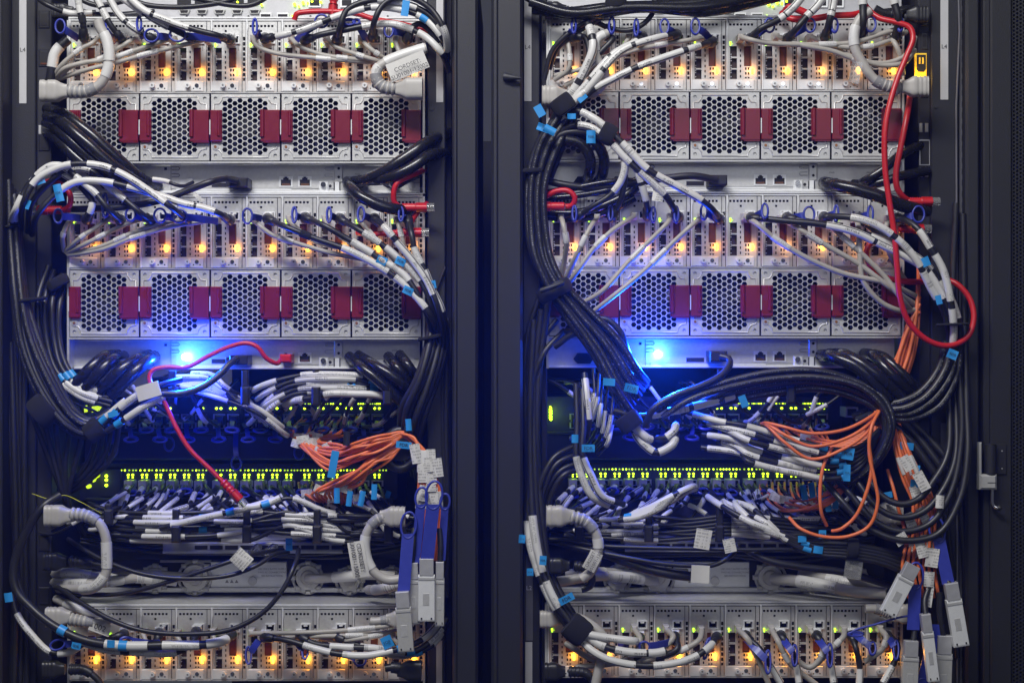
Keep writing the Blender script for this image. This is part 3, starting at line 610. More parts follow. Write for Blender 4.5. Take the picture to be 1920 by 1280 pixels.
def tabpart(par, s, bandw=13):
    """blue pull tab: 'ringx,ringy,rx,ry,rootx,rooty' with optional depths and turn"""
    x, y, rx, ry, qx, qy = s[:6]; d1 = s[6] if len(s) > 6 else 62; d0 = s[7] if len(s) > 7 else 30; tilt = s[8] if len(s) > 8 else 0
    dx, dy = x-qx, y-qy; L = math.hypot(dx, dy)+1e-6; ux, uy = dx/L, dy/L
    rr = 1/math.sqrt((ux/rx)**2+(uy/ry)**2); ex, ey = x-ux*rr*.9, y-uy*rr*.9
    p0, p1 = np.array(A(qx, qy, d0)), np.array(A(ex, ey, d1)); W = [p0+(p1-p0)*t+np.array([0, -8*math.sin(math.pi*t), 0]) for t in np.linspace(0, 1, 9)]
    ax = np.array([uy, 0, ux]); ax = np.array([-(-uy), .25, ux]); b = ribbon(W, bandw, ax, 1.2) if L > rr+3 else MB()
    a0 = math.radians(tilt); ring = []
    for a in np.linspace(0, 2*math.pi, 27):
        u, v = rx*math.cos(a), ry*math.sin(a); ring.append(A(x+u*math.cos(a0)-v*math.sin(a0), y+u*math.sin(a0)+v*math.cos(a0), d1+3*math.sin(a)*(1 if rx < 7 or ry < 7 else .4)*min(8, abs(rx-ry))/3))
    b.tube(ring, 2.1, 8, False, flat=(1, 1.5)); return build('pull_tab', b, 'blue_tab', par)
def cab(kind, pts, label, sl='', tags='', flags=(), tab=None, end=None, d=60, group=None, r=None, cat=None, n=10):
    nm, m, rr = KD[kind]; rr = r or rr; pts = parse(pts, d) if isinstance(pts, str) else list(pts); ex, ey, ed = pts[-1]
    if end == 'q': pts[-1] = (ex, ey, 48)
    elif end == 'e': pts[-1] = (ex, ey, 30)
    C = spline(pts); b = MB(); b.tube(C, rr, n); o = build(nm, b, m)
    tag(o, label, cat or CATS[kind], group)
    for t in sl.split():
        q = t.split('-'); a, z = float(q[0]), float(q[1]); st = q[2] if len(q) > 2 else random.choice(['t', 'l', 'w', 'l', 'b', 'l'])
        mm = {'t': 'sleeve_text', 'l': 'sleeve_line', 'b': 'sleeve_bar', 'k': 'velcro', 'w': 'sleeve'}[st]
        bb = MB(); bb.tube(sub(C, a, z), rr+(1.1 if st != 'k' else 1.6), 12); build('printed_sleeve' if st != 'k' else 'heat_shrink_band', bb, mm, o)
    for t in tags.split():        # blue collars: fraction
        a = float(t); T = np.linalg.norm(np.diff(C, axis=0), axis=1).sum(); bb = MB(); bb.tube(sub(C, a, min(1, a+15/T)), rr+1.9, 12); build('blue_collar', bb, 'blue_tag', o)
    for f in flags:
        x, y, w_, h_, an, st = f[:6]; p, tt, i = near(C, x, y); flag(o, x, y, w_, h_, an, st, -p[1]+rr+1.2, f[6] if len(f) > 6 else None)
    if end == 'q':
        K = spline([(ex, ey, 60), (ex, ey-1, 44), (ex, ey-3, 26), (ex, ey-5, 12)], 4); bb = MB(); p2 = pts[-2]; ux, uy = p2[0]-ex, p2[1]-ey; L = math.hypot(ux, uy)+1e-6
        K = spline([(ex+ux/L*16, ey+uy/L*16, 56), (ex+ux/L*5, ey+uy/L*5, 52), (ex, ey, 42), (ex, ey-1, 26), (ex, ey-2, 12)], 3.5)
        bt = build('boot', bb.tube(K, lambda t: 7.4+2.4*min(1, t*1.7)+(.6 if int(t*16) % 2 else 0), 14), 'black_rubber', o)
        build('plug_shell', MB().box(ex-9, ey-12, ex+9, ey+5, 15, -3, True, 1), 'bright_steel', o)
    if end == 'e': build('plug_boot', MB().box(ex-5.5, ey-7, ex+5.5, ey+6, 32, 3, True, 3), 'grey_plug', o)
    if end == 'r': rj(o, C, 'red_pvc')
    if tab: tabpart(o, tab)
    return o, C
def rj(o, C, m, rev=False):
    if rev: C = C[::-1]
    T = np.linalg.norm(np.diff(C, axis=0), axis=1).sum(); t = (C[-1]-C[-3]); t /= np.linalg.norm(t)
    build('strain_relief', MB().tube([C[-1]-t*(26-i*2) for i in range(14)], lambda s: 6.8+(1.5 if int(s*13) % 2 else 0), 12), m, o)
    build('plug_body', MB().tube([C[-1], C[-1]+t*10, C[-1]+t*20], 8.5, 4, flat=(1.05, .9)), m, o)
    build('clear_tip', MB().tube([C[-1]+t*20, C[-1]+t*26, C[-1]+t*34], 8, 4, flat=(1, .75)), 'clear_plastic', o)
def lerp(P, Q, t): return [tuple(a+(b-a)*t for a, b in zip(p, q)) for p, q in zip(P, Q)]
def fanout(kind, A0, A1, n, label, j=3, d=60, dd=0, sl=None, tags=None, fl=None, **kw):
    """n cables spread between two guide lines; {o} in the label becomes the ordinal"""
    P, Q = parse(A0, d), parse(A1, d); out = []
    for i in range(n):
        t = i/max(1, n-1); pts = [(x+random.uniform(-j, j)*(0 < k < len(P)-1 or 1)*.6, y+random.uniform(-j, j)*.6, z+dd*((i*5) % 3-1)+random.uniform(-j, j)) for k, (x, y, z) in enumerate(lerp(P, Q, t))]
        S_ = sl(i) if callable(sl) else (sl or ''); T_ = tags(i) if callable(tags) else (tags or ''); F_ = fl(i) if callable(fl) else ()
        out.append(cab(kind, pts, label.replace('{o}', ORD[i]), S_, T_, F_, group=kw.get('group') or label.replace('{o} ', '').split(',')[0][:60], **{k: v for k, v in kw.items() if k != 'group'}))
    return out
def velcro(x, y, ang, wide, along, d, label, depth=None, m='velcro', name='cable_tie', cat='cable tie'):
    a = math.radians(ang); c = np.array(A(x, y, d)); u = np.array([math.cos(a), 0, -math.sin(a)])
    b = MB(); T = [c-u*along/2, c-u*along*.46, c+u*along*.46, c+u*along/2]; T = [c-u*along/2+u*along*t for t in np.linspace(0, 1, 9)]; b.tube(T, lambda t: wide/2*(.90+.10*math.sin(math.pi*t)**.5+random.uniform(-.01, .01)), 28, flat=(1, (depth or wide*.7)/wide)); return tag(build(name, b, m), label, cat)
# ---- grey power plugs
def gplug(x, y, sx, label, pts, tagf=None, d=40, m='grey_plug', sl='', cat='power cord', s=1.0, name='mains_lead', R=None, kind='GP'):
    """moulded plug facing a socket at x; sx = +1 when the cord leaves to the right"""
    C = spline(parse(pts, d)); o = build(name, MB().tube(C, R or KD[kind][2]*s*.92, 14), m); tag(o, label, cat)
    b = MB(); P = [A(x+sx*t*s, y, d) for t in np.linspace(0, 50, 21)]
    def rad(t): return s*((20 if t < .58 else 20-8*math.sin((t-.58)/.42*math.pi/2))-(1.5 if int(t*20) % 3 == 1 and t < .5 else 0))
    b.tube(P, rad, 28, flat=(.98, .8), box=5); build('plug_body', b, m, o)
    T = sub(C, 0, min(.6, 52*s/np.linalg.norm(np.diff(C, axis=0), axis=1).sum())); b = MB(); k = len(T)
    T2 = sub(C, 0, min(.6, 52*s/np.linalg.norm(np.diff(C, axis=0), axis=1).sum())); L = np.linspace(0, 1, 30); idx = np.linspace(0, len(T2)-1, 30)
    T3 = np.stack([np.interp(idx, range(len(T2)), T2[:, i]) for i in range(3)], 1)
    b.tube(T3, lambda t: s*(14.0-3.4*t-(3.8 if int(t*29) % 5 in (0, 1) else 0)), 14); build('strain_relief', b, m, o)
    b = MB(); b.tube(T3, lambda t: s*11.6, 10); build('relief_core', b, 'ink_soft' if m == 'grey_plug' else 'black_rubber', o)
    for t in sl.split():
        q = t.split('-'); st = q[2] if len(q) > 2 else 't'; bb = MB(); bb.tube(sub(C, float(q[0]), float(q[1])), (R or KD[kind][2]*s*.92)+1.2, 14)
        build('printed_sleeve', bb, {'t': 'sleeve_text', 'b': 'sleeve_bar', 'w': 'sleeve', 'l': 'sleeve_line'}[st], o)
    if tagf: tagf(o, C)
    return o, C
# ================================================================ left rack: cables
TL, ML, BL = 'left rack top row', 'left rack middle row', 'left rack bottom row'
SB = 'sleeved cables plugged into the nodes'; GB = 'grey network cables from the nodes'
def lab(what, i, row): return '%s to %s node, %s' % (what, ORD[i], row)
q = 'q'
# top row
cab('B', '143,-20 150,20 156,45 157,70', lab('black cable with white sleeves and blue ring tab', 0, TL), '.1-.5 .56-.7-k', tab=(113, 50, 9, 13, 147, 73), end=q, group=SB)
cab('B', '172,-20 190,15 208,48 227,73', lab('black cable with white sleeves and blue ring tab', 1, TL), '.08-.36-l .4-.6-t', tab=(193, 51, 6, 14, 217, 80), end=q, group=SB)
cab('B', '196,-20 225,30 256,56 290,75', lab('steeply falling white-sleeved cable', 2, TL), '.1-.52-l .58-.8-l', tab=(261, 45, 4, 13, 270, 72), end=q, group=SB)
cab('B', '208,-20 262,20 306,46 362,74', lab('white-sleeved cable with blue ring tab', 3, TL), '.05-.42-t .48-.72-l', tab=(284, 67, 13, 12, 322, 72), end=q, d=70, group=SB)
cab('B', '228,-20 268,18 325,43 368,57 405,66 430,75', lab('long white-sleeved cable with wide blue tab', 4, TL), '.08-.3-w .33-.62-l', tab=(333, 66, 15, 12, 415, 76), end=q, d=80, group=SB)
for i, p in enumerate(('98,150,20 116,122 152,92 172,82 186,70', '100,150,20 122,128 190,110 215,95 240,80 256,72', '104,150,20 140,122 205,111 262,92 305,78 322,73', '106,150,20 160,132 225,116 270,103 330,88 372,78 388,74')):
    cab('G', p, lab('thin grey network cable from the dark bundle, ', i, TL).replace(' ,', ',').replace(',  ', ', '), '.55-.68-t', end='e', d=44, group=GB)
cab('B', '92,160,30 98,125,34 104,98,34 128,74,30', 'black stub wrapped in a crumpled white tag beside the top power plug', '.35-.8-w', r=9)
wt = lambda o, C: None
gplug(78, 171, 1, 'grey power cord curving up from its plug over the first two top nodes', '128,171 160,172 186,160 202,132 205,100 199,72 188,52 184,38', d=70, sl='.42-.56-t .58-.86-w')
cab('B', '835,100,10 828,70 800,38 765,22 700,14 635,30 570,55 530,66 497,73', lab('long white-sleeved cable from the post', 5, TL), '.16-.3-b .34-.5-w .53-.68-t .72-.84-l .86-.93-t', tags='.245', tab=(478, 51, 4, 15, 487, 72), end=q, d=70, group=SB)
cab('B', '838,122,10 826,98 796,68 740,46 700,47 640,58 600,66 572,76', lab('white-sleeved cable from the post', 6, TL), '.16-.34-w .37-.66-t', tab=(603, 40, 12, 12, 556, 76), end=q, d=62, group=SB)
cab('B', '840,110,20 830,60 800,25 740,3 690,2 650,20 638,50 632,76', lab('white-sleeved cable looping over the rail', 7, TL), '.1-.25-b .4-.62-w', tab=(655, 42, 10, 5, 626, 76), end=q, d=74, group=SB)
cab('B', '838,120,20 834,60 806,16 760,-6 720,8 702,40 699,70', lab('white-sleeved cable arching from the post', 8, TL), '.12-.3-t', flags=[(760, 16, 16, 34, 8, 'b', None)], tab=(668, 41, 6, 4, 690, 80), end=q, d=84, group=SB)
cab('B', '843,135,20 825,88 800,52 785,45 770,55 764,74', lab('short black cable', 9, TL), '.2-.4-l', tab=(729, 58, 8, 12, 758, 64), end=q, d=50, group=SB)
for i, p in ((5, '474,72 484,88 512,99 560,106 640,113 730,119,20'), (6, '545,72 560,86 600,102 650,110 732,116,20'), (7, '610,70 630,88 664,101 700,112 735,122,20'), (8, '676,72 690,88 710,103 735,118,20'), (9, '742,70 744,88 752,105 748,120,20')):
    pts = parse(p, 44); cab('G', pts[::-1], lab('thin grey network cable running towards the large tag', i, TL), '.4-.5-t', end='e', group=GB)
def cordset(x, y, w, h, ang, tx, ty, d):
    def f(o, C):
        fl = flag(o, x, y, w, h, ang, 'p', d)
        for k, s_ in enumerate(('CORDSET:', 'SU01001-13002')):
            a = math.radians(ang); text(s_, 8, tx-math.sin(a)*(k*12), ty+math.cos(a)*(k*12), d+5.5, 'ink', fl, ang)
    return f
gplug(792, 167, -1, 'grey power cord with a large CORDSET paper tag in the top row', '742,166 718,163 706,148 706,132 722,118 755,104 800,90', cordset(764, 124, 74, 34, -22, 764, 123, 74), d=62, sl='.3-.42-t .5-.98-w')
cab('R', '552,38,20 556,27 575,23 625,22 668,26 700,36 750,45 805,58', 'red network cable lying across the top of the nodes in left rack', d=22)
cab('R', '628,-20 626,-5 625,8', 'red network cable plugged in at the very top centre of left rack', end='r', d=20)
flag_o = cab('b', '62,-8,20 90,10,40 130,25,30 180,24,20', 'thin black cable crossing the dark corner above the first top node', '.55-.95-w', r=5)
for i, (p, nn) in enumerate((('120,-20 180,10 260,-5', 'lower'), ('230,-20 260,5 330,14 420,4 470,-15', 'upper'), ('300,-20 360,-4 470,10 520,-20', 'middle'))): cab('B', p, 'black cable sagging across the top controller, %s of three' % nn, d=10, group='black cables across the top controller', r=5)
gplug(100, 22, 1, 'dark grey power cord plugged in at the top corner of left rack', '140,24 170,28 215,30 290,24,-10', m='black_plastic', d=-10, s=.75)
# black power trunk under the top fans
fanout('P', '90,205,-20 120,215,40 165,248,60 225,300,50 268,338,20 296,348,-25', '88,245,-20 110,262,40 150,300,60 200,340,50 240,352,20 262,350,-25', 4, '{o} thick black power cord in the trunk beneath the first top fan', j=2, dd=8, group='power trunk of left rack')
cab('P', '842,250,-60 800,268,30 760,296,45 720,322,40 684,338,20 660,342,-25', 'upper thick black power cord leaving the first panel by the post', group='power cords at the first panel')
cab('P', '845,285,-60 805,292,40 765,318,55 725,335,45 690,338,10 676,338,-25', 'lower thick black power cord leaving the first panel by the post', group='power cords at the first panel', r=10.5)
cab('P', '652,341,-25 656,350,30 676,368,55 712,386,60 745,393,50 800,392,-60', 'thick black power cord looping down over the right end of middle row', r=11)
cab('P', '735,340,-25 746,342,20 760,334,10 800,315,-60', 'short thick power cord in the second opening of the first panel')
cab('R', '800,318,-30 776,327,40 745,343,50 738,362,50 740,380,45 752,390,40', 'red network cable curling from the post to the upper red plug', end=None, d=50)
def redplug(x0, x1, y, label, d=40):
    P = [(x0, y, d), (x0+8, y, d), (x0+14, y, d)]; C = spline(P, 3); o = build('red_network_plug', MB().tube(C, 5.2, 10), 'red_pvc'); tag(o, label, 'network plug')
    s_ = 1 if x1 > x0 else -1; C2 = spline([(x0, y, d), (x0+s_*14, y, d), (x0+s_*28, y, d)], 3); rj(o, C2, 'red_pvc'); return o
redplug(752, 790, 389, 'upper red network plug beside the middle row of left rack'); redplug(742, 790, 436, 'lower red network plug beside the middle row of left rack')
cab('R', '800,382,0 785,395,30 772,415,30 768,428,30', 'short red network cable joining the two red plugs of left rack')
cab('R', '742,436,36 715,438,40 690,440,30 670,436,12', 'red network cable passing behind the fanned sleeves of left rack')
# first panel cable
def blackplug(x, y, label, pts, d=0, fl=(), r=6.5):
    o, C = cab('B', pts, label, r=r, flags=fl); build('plug_housing', MB().box(x-17, y-9, x+17, y+9, 22, PD, True, 2), 'black_plastic', o); build('plug_base', MB().box(x-24, y-6, x+10, y+8, 8, PD, True, 1), 'black_plastic', o); return o
blackplug(447, 342, 'black cable from the plug on the first panel of left rack', '445,339,26 425,335,34 395,341 345,360 300,376 230,388 130,392,30 90,388,-20', fl=[(372, 370, 26, 8, 42, 'w')])
cab('b', '285,336,20 312,340,24 330,347,30 345,349,20 362,342,0', 'thin lead with a clear wrapped end beside the first panel slot', '.02-.4-w')
# middle row, left group
cab('B', '20,420,0 30,392 48,356 82,318 100,310 118,312 148,336 180,364 203,392 226,414', lab('white-sleeved cable over the corner hump', 1, ML), '.1-.32-t .44-.62-l .66-.8-t', end=q, d=84, tab=(197, 385, 5, 22, 200, 408), group=SB)
cab('B', '28,428,0 36,385 54,346 90,322 108,322 140,340 162,362 173,378 170,396 163,412', lab('white-sleeved cable bent sharply down', 0, ML), '.12-.34-t .42-.74-l .86-.92-t', end=q, d=70, tab=(109, 405, 8, 13, 150, 409), group=SB)
cab('B', '40,430,0 44,380 66,340 100,318 135,308 190,311 232,328 285,362 320,388 352,412', lab('topmost white-sleeved cable', 3, ML), '.3-.47-w .53-.62-l .64-.86-l', end=q, d=96, tab=(300, 404, 11, 13, 330, 410), group=SB)
cab('B', '52,435,0 60,380 90,345 130,318 166,318 200,347 235,375 262,398 284,414', lab('white-sleeved cable crossing diagonally', 2, ML), '.48-.6-l .68-.82-t', end=q, d=72, tab=(245, 402, 9, 12, 274, 410), group=SB)
cab('B', '60,440,0 72,400 100,368 140,342 190,340 240,350 300,367 345,382 382,390 410,400 430,413', lab('lowest long white-sleeved cable', 4, ML), '.3-.52-w .57-.82-l .83-.9-t', end=q, d=88, tab=(336, 405, 14, 12, 408, 415), flags=[(76, 340, 20, 13, -20, 'b', 'FDR'), (110, 362, 17, 38, -14, 'b', 'FDR'), (53, 384, 8, 20, 20, 'b')], group=SB)
cab('R', '84,343,20 98,340,50 118,348,60 132,366,62 130,386,58 112,396,50 92,392,40', 'small red network cable loop hanging at the corner of left rack', d=50, end=None)
redplug(118, 90, 394, 'red network plug with ribbed boot by the corner loop of left rack', 52)
for i, p in enumerate(('120,470,10 118,440 128,418 142,408', '122,472,10 150,447 190,420 206,410', '124,474,10 165,455 215,430 250,415 272,410', '126,476,10 190,462 250,436 300,420 338,412', '128,478,10 190,468 250,445 330,423 385,415 404,410')):
    cab('G', p, lab('thin grey network cable rising from the bundle', i, ML), '.45-.55-t', end='e', d=40, group=GB)
# middle row, right group
SR = [('812,700,10 822,640,30 806,590 765,540 720,505 655,470 590,447 540,427 502,411', 5, '.3-.46-t .49-.68-t .8-.84-k', (464, 405, 9, 14, 490, 410), (765, 545)),
      ('806,700,0 812,640,30 792,570 757,515 715,487 690,470 650,447 610,424 572,409', 6, '.46-.62-b .65-.75-t', (450+3, 404, 4, 13, 560, 408), (716, 488)),
      ('818,700,0 826,640,40 810,570 783,520 752,488 715,458 675,432 637,411', 7, '.5-.72-t .75-.84-t', (617, 403, 4, 14, 628, 408), (751, 490)),
      ('822,700,0 832,640,40 822,580 802,530 775,490 745,455 725,430 702,411', 8, '.47-.78-l .81-.88-t', (677, 402, 6, 14, 694, 410), None),
      ('828,700,0 838,640,30 828,580 812,545 798,510 778,470 772,440 765,412', 9, '.42-.66-l .7-.8-t', (752, 402, 4, 13, 758, 410), (808, 534))]
for p, i, sl_, tb, fg in SR:
    if i == 6: tb = (552, 403, 4, 14, 562, 408)
    cab('B', p, lab('black cable with white sleeves, swept to the post,', i, ML).replace(',, ', ', '), sl_, end=q, d=80 if i != 8 else 92, tab=tb, group=SB, flags=[(fg[0], fg[1], 22, 17, 25 if i != 9 else -10, 'b', 'FDR')] if fg else ())
for i, p in ((5, '690,488,20 620,474 560,457 510,440 485,422 473,410'), (6, '712,488,20 660,470 600,455 565,435 548,420 541,410'), (7, '735,520,20 700,485 650,450 620,430 608,410'), (8, '750,500,20 715,460 695,438 680,420 674,410'), (9, '765,500,20 757,460 748,425 743,410')):
    cab('G', p, lab('thin grey network cable falling to the post side,', i, ML).replace(', p', ', p'), '.6-.72-t', end='e', d=44, group=GB)
# second panel
blackplug(447, 675, 'black cable from the plug on the second panel, curving behind the blank tag', '445,672,26 430,682,40 412,702,50 380,725,60 340,738,64 300,738,66 262,745,62 225,765,55 190,795,50')
cab('R', '527,674,-10 518,681,20 500,672,30 482,650,34 462,643,34 430,650,34 390,668,36 350,688,40 310,688,44 286,694,48 280,708,52 288,728,56 305,748,60 330,800,70 356,842,76 395,880,80 420,905,84 436,922,86', 'long red network cable swooping from the second panel jack to a loose plug', end='r', r=4.3)
rp = build('red_network_plug', MB().box(524, 664, 546, 680, 12, PD, True, 3), 'red_pvc'); tag(rp, 'red network plug seated in the jack of the second panel, left rack', 'network plug')
fg = flag(None, 278, 733, 44, 27, -17, 'p', 82); tag(fg, 'blank white tag stuck across the cables under the blue lamp of left rack', 'tag')
for i, (a, z) in enumerate((('130,735,30 165,695,40 195,670,20 222,666,-25', 'outer'), ('150,740,30 185,700,45 210,676,30 232,668,-25', 'second'), ('185,738,30 220,700,45 255,675,25 280,666,-25', 'third'), ('210,740,30 245,705,45 275,678,25 290,668,-25', 'inner'))):
    cab('P', a, '%s thick black power cord drooping from the openings of the second panel' % z, group='power cords at the second panel')
for i, (a, z) in enumerate((('655,668,-25 680,690,30 715,718,40 760,760,20', 'outer'), ('672,666,-25 705,686,35 745,712,45 780,745,10', 'second'), ('728,668,-25 745,690,30 765,712,20', 'third'), ('750,665,-25 765,685,30 785,715,10', 'inner'))):
    cab('P', a, '%s thick black power cord falling towards the post under the second panel' % z, group='power cords by the post under the second panel', r=10)
# margin bundle of the left rack
fanout('BP', '14,330,0 18,460,20 26,560,40 36,650,50 70,735,60 120,800,60 160,818,50 200,800,50', '34,380,0 38,470,20 50,560,40 66,620,50 100,700,60 140,768,60 170,786,56 205,770,50', 7, '{o} black cable from outside in the margin bundle of left rack', j=2.5, dd=7, group='margin bundle of left rack')
fanout('B', '10,640,-10 22,820,0 26,1050,0 18,1330,0', '46,640,-20 46,820,-10 50,1050,-14 52,1330,-14', 5, '{o} straight black cable dropping down the left margin post', j=4, dd=5, group='straight cables on the margin post', r=5.5)
fanout('B', '90,500,-30 70,560,10 78,640,20 100,700,30 150,742,40 205,760,30', '128,520,-30 112,570,10 112,640,20 128,690,30 160,725,40 220,742,30', 4, '{o} black cable arching behind the margin bundle with a white sleeve', j=3, sl='.72-.92-t', tags='.66', group='inner arch of left rack')
fanout('B', '60,770,30 90,850,20 120,930,0 150,990,-40', '150,820,30 135,880,20 130,940,0 160,1000,-40', 5, '{o} black cable hanging under the lower tie of left rack', j=5, group='hanging strands of left rack')
fanout('B', '225,790,40 212,850,30 170,900,10 120,930,-20', '180,810,40 172,850,30 150,890,10 110,920,-20', 4, '{o} black cable curling back below the round tie of left rack', j=3, group='curling strands of left rack', r=5)
velcro(82, 768, -40, 62, 38, 60, 'broad black hook-and-loop tie gripping the margin bundle'); velcro(177, 805, -35, 42, 32, 58, 'black hook-and-loop tie where the sleeved cables of left rack gather')
velcro(60, 562, 82, 58, 6, 40, 'thin black tie round the margin bundle level with the fans'); velcro(26, 424, 84, 34, 5, 20, 'thin black tie round the margin bundle near the corner hump')
velcro(108, 530, 60, 46, 18, 10, 'dark tie holding the inner arch beside the middle fans of left rack')
for i, (p, t) in enumerate((('195,795,60 225,765,66 262,738,70 300,722,60 340,712,30', 'upper'), ('200,808,60 240,782,70 270,762,72 310,742,60 350,735,20', 'lower'), ('180,800,60 215,768,62 240,748,60 265,735,50', 'middle'))):
    cab('B', p, '%s sleeved cable fanning out of the round tie below the blue lamp' % t, '.25-.7-t', tags='.12', group='sleeved cables from the round tie', flags=[(212, 776, 22, 12, -15, 'b')] if i == 1 else ())
# arcs right of the beacon, in the upper manager
for i in range(8):
    y = 703+i*4.2+random.uniform(-3, 3); x0 = 318+random.uniform(-30, 30); x1 = 440+i*10+random.uniform(-14, 14); cab('B', [(x0-30, y+4, -60), (x0+30, y-2, -20), (400, y+2+i, 0), (x1-20, y+22+i*3, 10), (x1+25, y+50+i*4, -20), (x1+34, y+78, -120), (x1+34, 790, -215)],
        '%s white-sleeved cable of the arc under the blue lamp of left rack' % ORD[i], '%.2f-%.2f %.2f-%.2f' % (.1+random.uniform(0, .1), .3+random.uniform(0, .1), .44+random.uniform(0, .06), .58+random.uniform(0, .14)), group='arc of sleeved cables in left rack', r=4.2)
for i in range(5):
    y = 704+i*8.5; w_ = random.uniform(-14, 14); cab('B', [(790, y+40, -60), (740, y+12, -10), (690+w_, y+w_*.2, 10), (620-w_, y-3, 14+(i%2)*8), (550+w_, y+2-w_*.2, 10), (500-w_, y+20+i*3, 0), (460+i*15, y+44, -60), (455+i*18, 795, -215)],
        '%s sleeved cable of the shallow arch right of the blue lamp' % ORD[i], '%.2f-%.2f %.2f-%.2f' % (.24+.03*(i%3), .44+.03*(i%2), .52+.02*(i%3), .62+.03*(i%3)), tags='.2', group='shallow arch of left rack', r=4.7, flags=[(658, 724, 18, 14, 8, 'b', 'FDR')] if i == 2 else ())
cab('B', '800,760,-40 760,752,10 705,740,24 660,738,26 617,738,26 590,745,20 545,752,0 520,790,-215', 'sleeved cable with one clean white length below the shallow arch', '.16-.42-t .5-.62-t', r=5.6)
def swcab(kx, py, dx, lanes, xe, label, up=False, k=0, lbl2=True, group=None, R=4.6):
    lane = random.choice(lanes)+random.uniform(-3, 3); x = kx; tx = x+dx
    sg = 1 if xe > tx else -1; mid = tx+sg*60
    pts = [(x, py, -222), (x, py+3, -150), (x+dx*.35, py+16, -110), (x+dx*.8, lane-22 if not up else lane+22, -60), (tx+sg*18, lane-4, -30), (mid+sg*20, lane, -14+random.uniform(-12, 14)), ((mid+xe)/2, lane+random.uniform(-2, 4), -10+random.uniform(-12, 14)), (xe, lane+4, -30)]
    if abs(xe-tx) < 90: pts = pts[:5]+[(xe, lane+2, -30)]
    o, C = cab('B', pts, label, '.3-.42 .5-.66'+(' .7-.84' if random.random() < .4 else ''), group=group, r=R)
    build('plug_shell', MB().box(x-8, py-11, x+8, py+7, -196, -232, True, 1), 'zinc', o)
    rx = random.uniform(10, 13); ry = random.uniform(3.2, 5.5); yy = py+random.uniform(8, 20)
    tabpart(o, (x+random.uniform(-6, 6), yy, rx, ry, x, py-3, -120, -200, random.uniform(-10, 10)), 9)
    return o
def tabstub(x, py, yy, label, group, L=False):
    o = build('latch_plug', MB().box(x-8, py-10, x+8, py+7, -196, -232, True, 1), 'black_plastic'); tag(o, label, 'plug', group)
    if L: tabpart(o, (x, yy, 9, 13, x, py, -170, -200), 10)
    else: tabpart(o, (x+random.uniform(-3, 3), yy, 12, 4.5, x, py-3, -110, -200, random.uniform(-8, 8)), 9)
    return o
c1 = seg(200, 705)
for i, x in enumerate(c1):
    if x < 440: dx, lanes, xe = random.uniform(-45, -20), (968, 978, 990, 1002), 190
    elif x < 560: dx, lanes, xe = random.uniform(25, 60), (966, 976, 990, 1000), 745
    else: dx, lanes, xe = random.uniform(-30, 20), (980, 996, 1008), 745
    if i < 16: swcab(x, 912, dx, lanes, xe, 'sleeved cable with blue ring tab, %s from left on lower switch of left rack' % ORD[i], group='sleeved cables on the lower switch of left rack')
    tabstub(x+5, 790, (806 if i % 2 else 824), 'blue ring tab, %s from left beneath upper switch of left rack' % ORD[i], 'ring tabs beneath the upper switch of left rack')
for i, (x, y) in enumerate(((211, 843), (443, 868), (317, 832), (561, 848))): tabstub(x, 805, y, '%s hanging blue ring tab against the dark blank cover of left rack' % ORD[i], 'hanging ring tabs of left rack', True)
for i in range(7):
    y = 957+i*8.8+random.uniform(-2, 2); cab('B', [(165, y-14, -30), (215, y, -16), (300, y+4, 2+(i % 3)*7), (400, y+2, 2+(i % 3)*7), (470, y-8 if i % 2 else y+3, 6), (540, y-24 if i % 3 == 0 else y-2, 0), (620, y+2, -10), (740, y+10, -40)],
        '%s from the top of the level sleeved cables in the lower manager, left rack' % ORD[i], '%.2f-%.2f %.2f-%.2f %.2f-%.2f' % (.1+random.uniform(0, .12), .3+random.uniform(0, .05), .42+random.uniform(0, .05), .52+random.uniform(0, .06), .64+random.uniform(0, .06), .8+random.uniform(0, .06)), tags='.38' if i in (1, 4) else '', group='level cables of left rack', r=4.3)
for i, (a, z) in enumerate((('440,946,40 470,950,45 500,944,44 527,932,40', 'short'), ('300,990,20 360,975,30 420,962,40 470,950,44 520,935,40', 'long'))):
    cab('B', a, '%s sleeved cable slanting up across the fingers next to the loose red plug' % z, '.1-.55-t .62-.98-t', tags='.58', r=5.4)
# orange fibre hub in the left rack
for i in range(12):
    t = i/11; x0 = 560+t*110; y0 = 792+random.uniform(-6, 8)
    pts = [(x0+10, 782, -215), (x0-10+random.uniform(-14, 10), 806+random.uniform(0, 10), -120), (560+t*36+random.uniform(-5, 5), 832-t*4+random.uniform(-6, 6), -40), (618+t*14, 874-t*36+random.uniform(-9, 9), 10), (668+random.uniform(-8, 8), 868-t*38+random.uniform(-7, 7), 26+(i%4)*6), (706, 850-t*32+random.uniform(-5, 5), 36+(i%3)*7), (736, 834-t*22+random.uniform(-3, 3), 40), (756, 818-t*8, 36), (775, 830+t*5, 44)]
    cab('O', pts, '%s orange fibre swept from the upper switch to the round guide, left rack' % ORD[i], '.13-.2-w' if i % 2 else '', flags=[(pts[2][0]+random.uniform(-10, 20), pts[2][1]+random.uniform(-12, 14), random.uniform(22, 27), random.uniform(15, 19), random.uniform(-30, 35), 'w')], group='upper orange fibres of left rack', d=20)
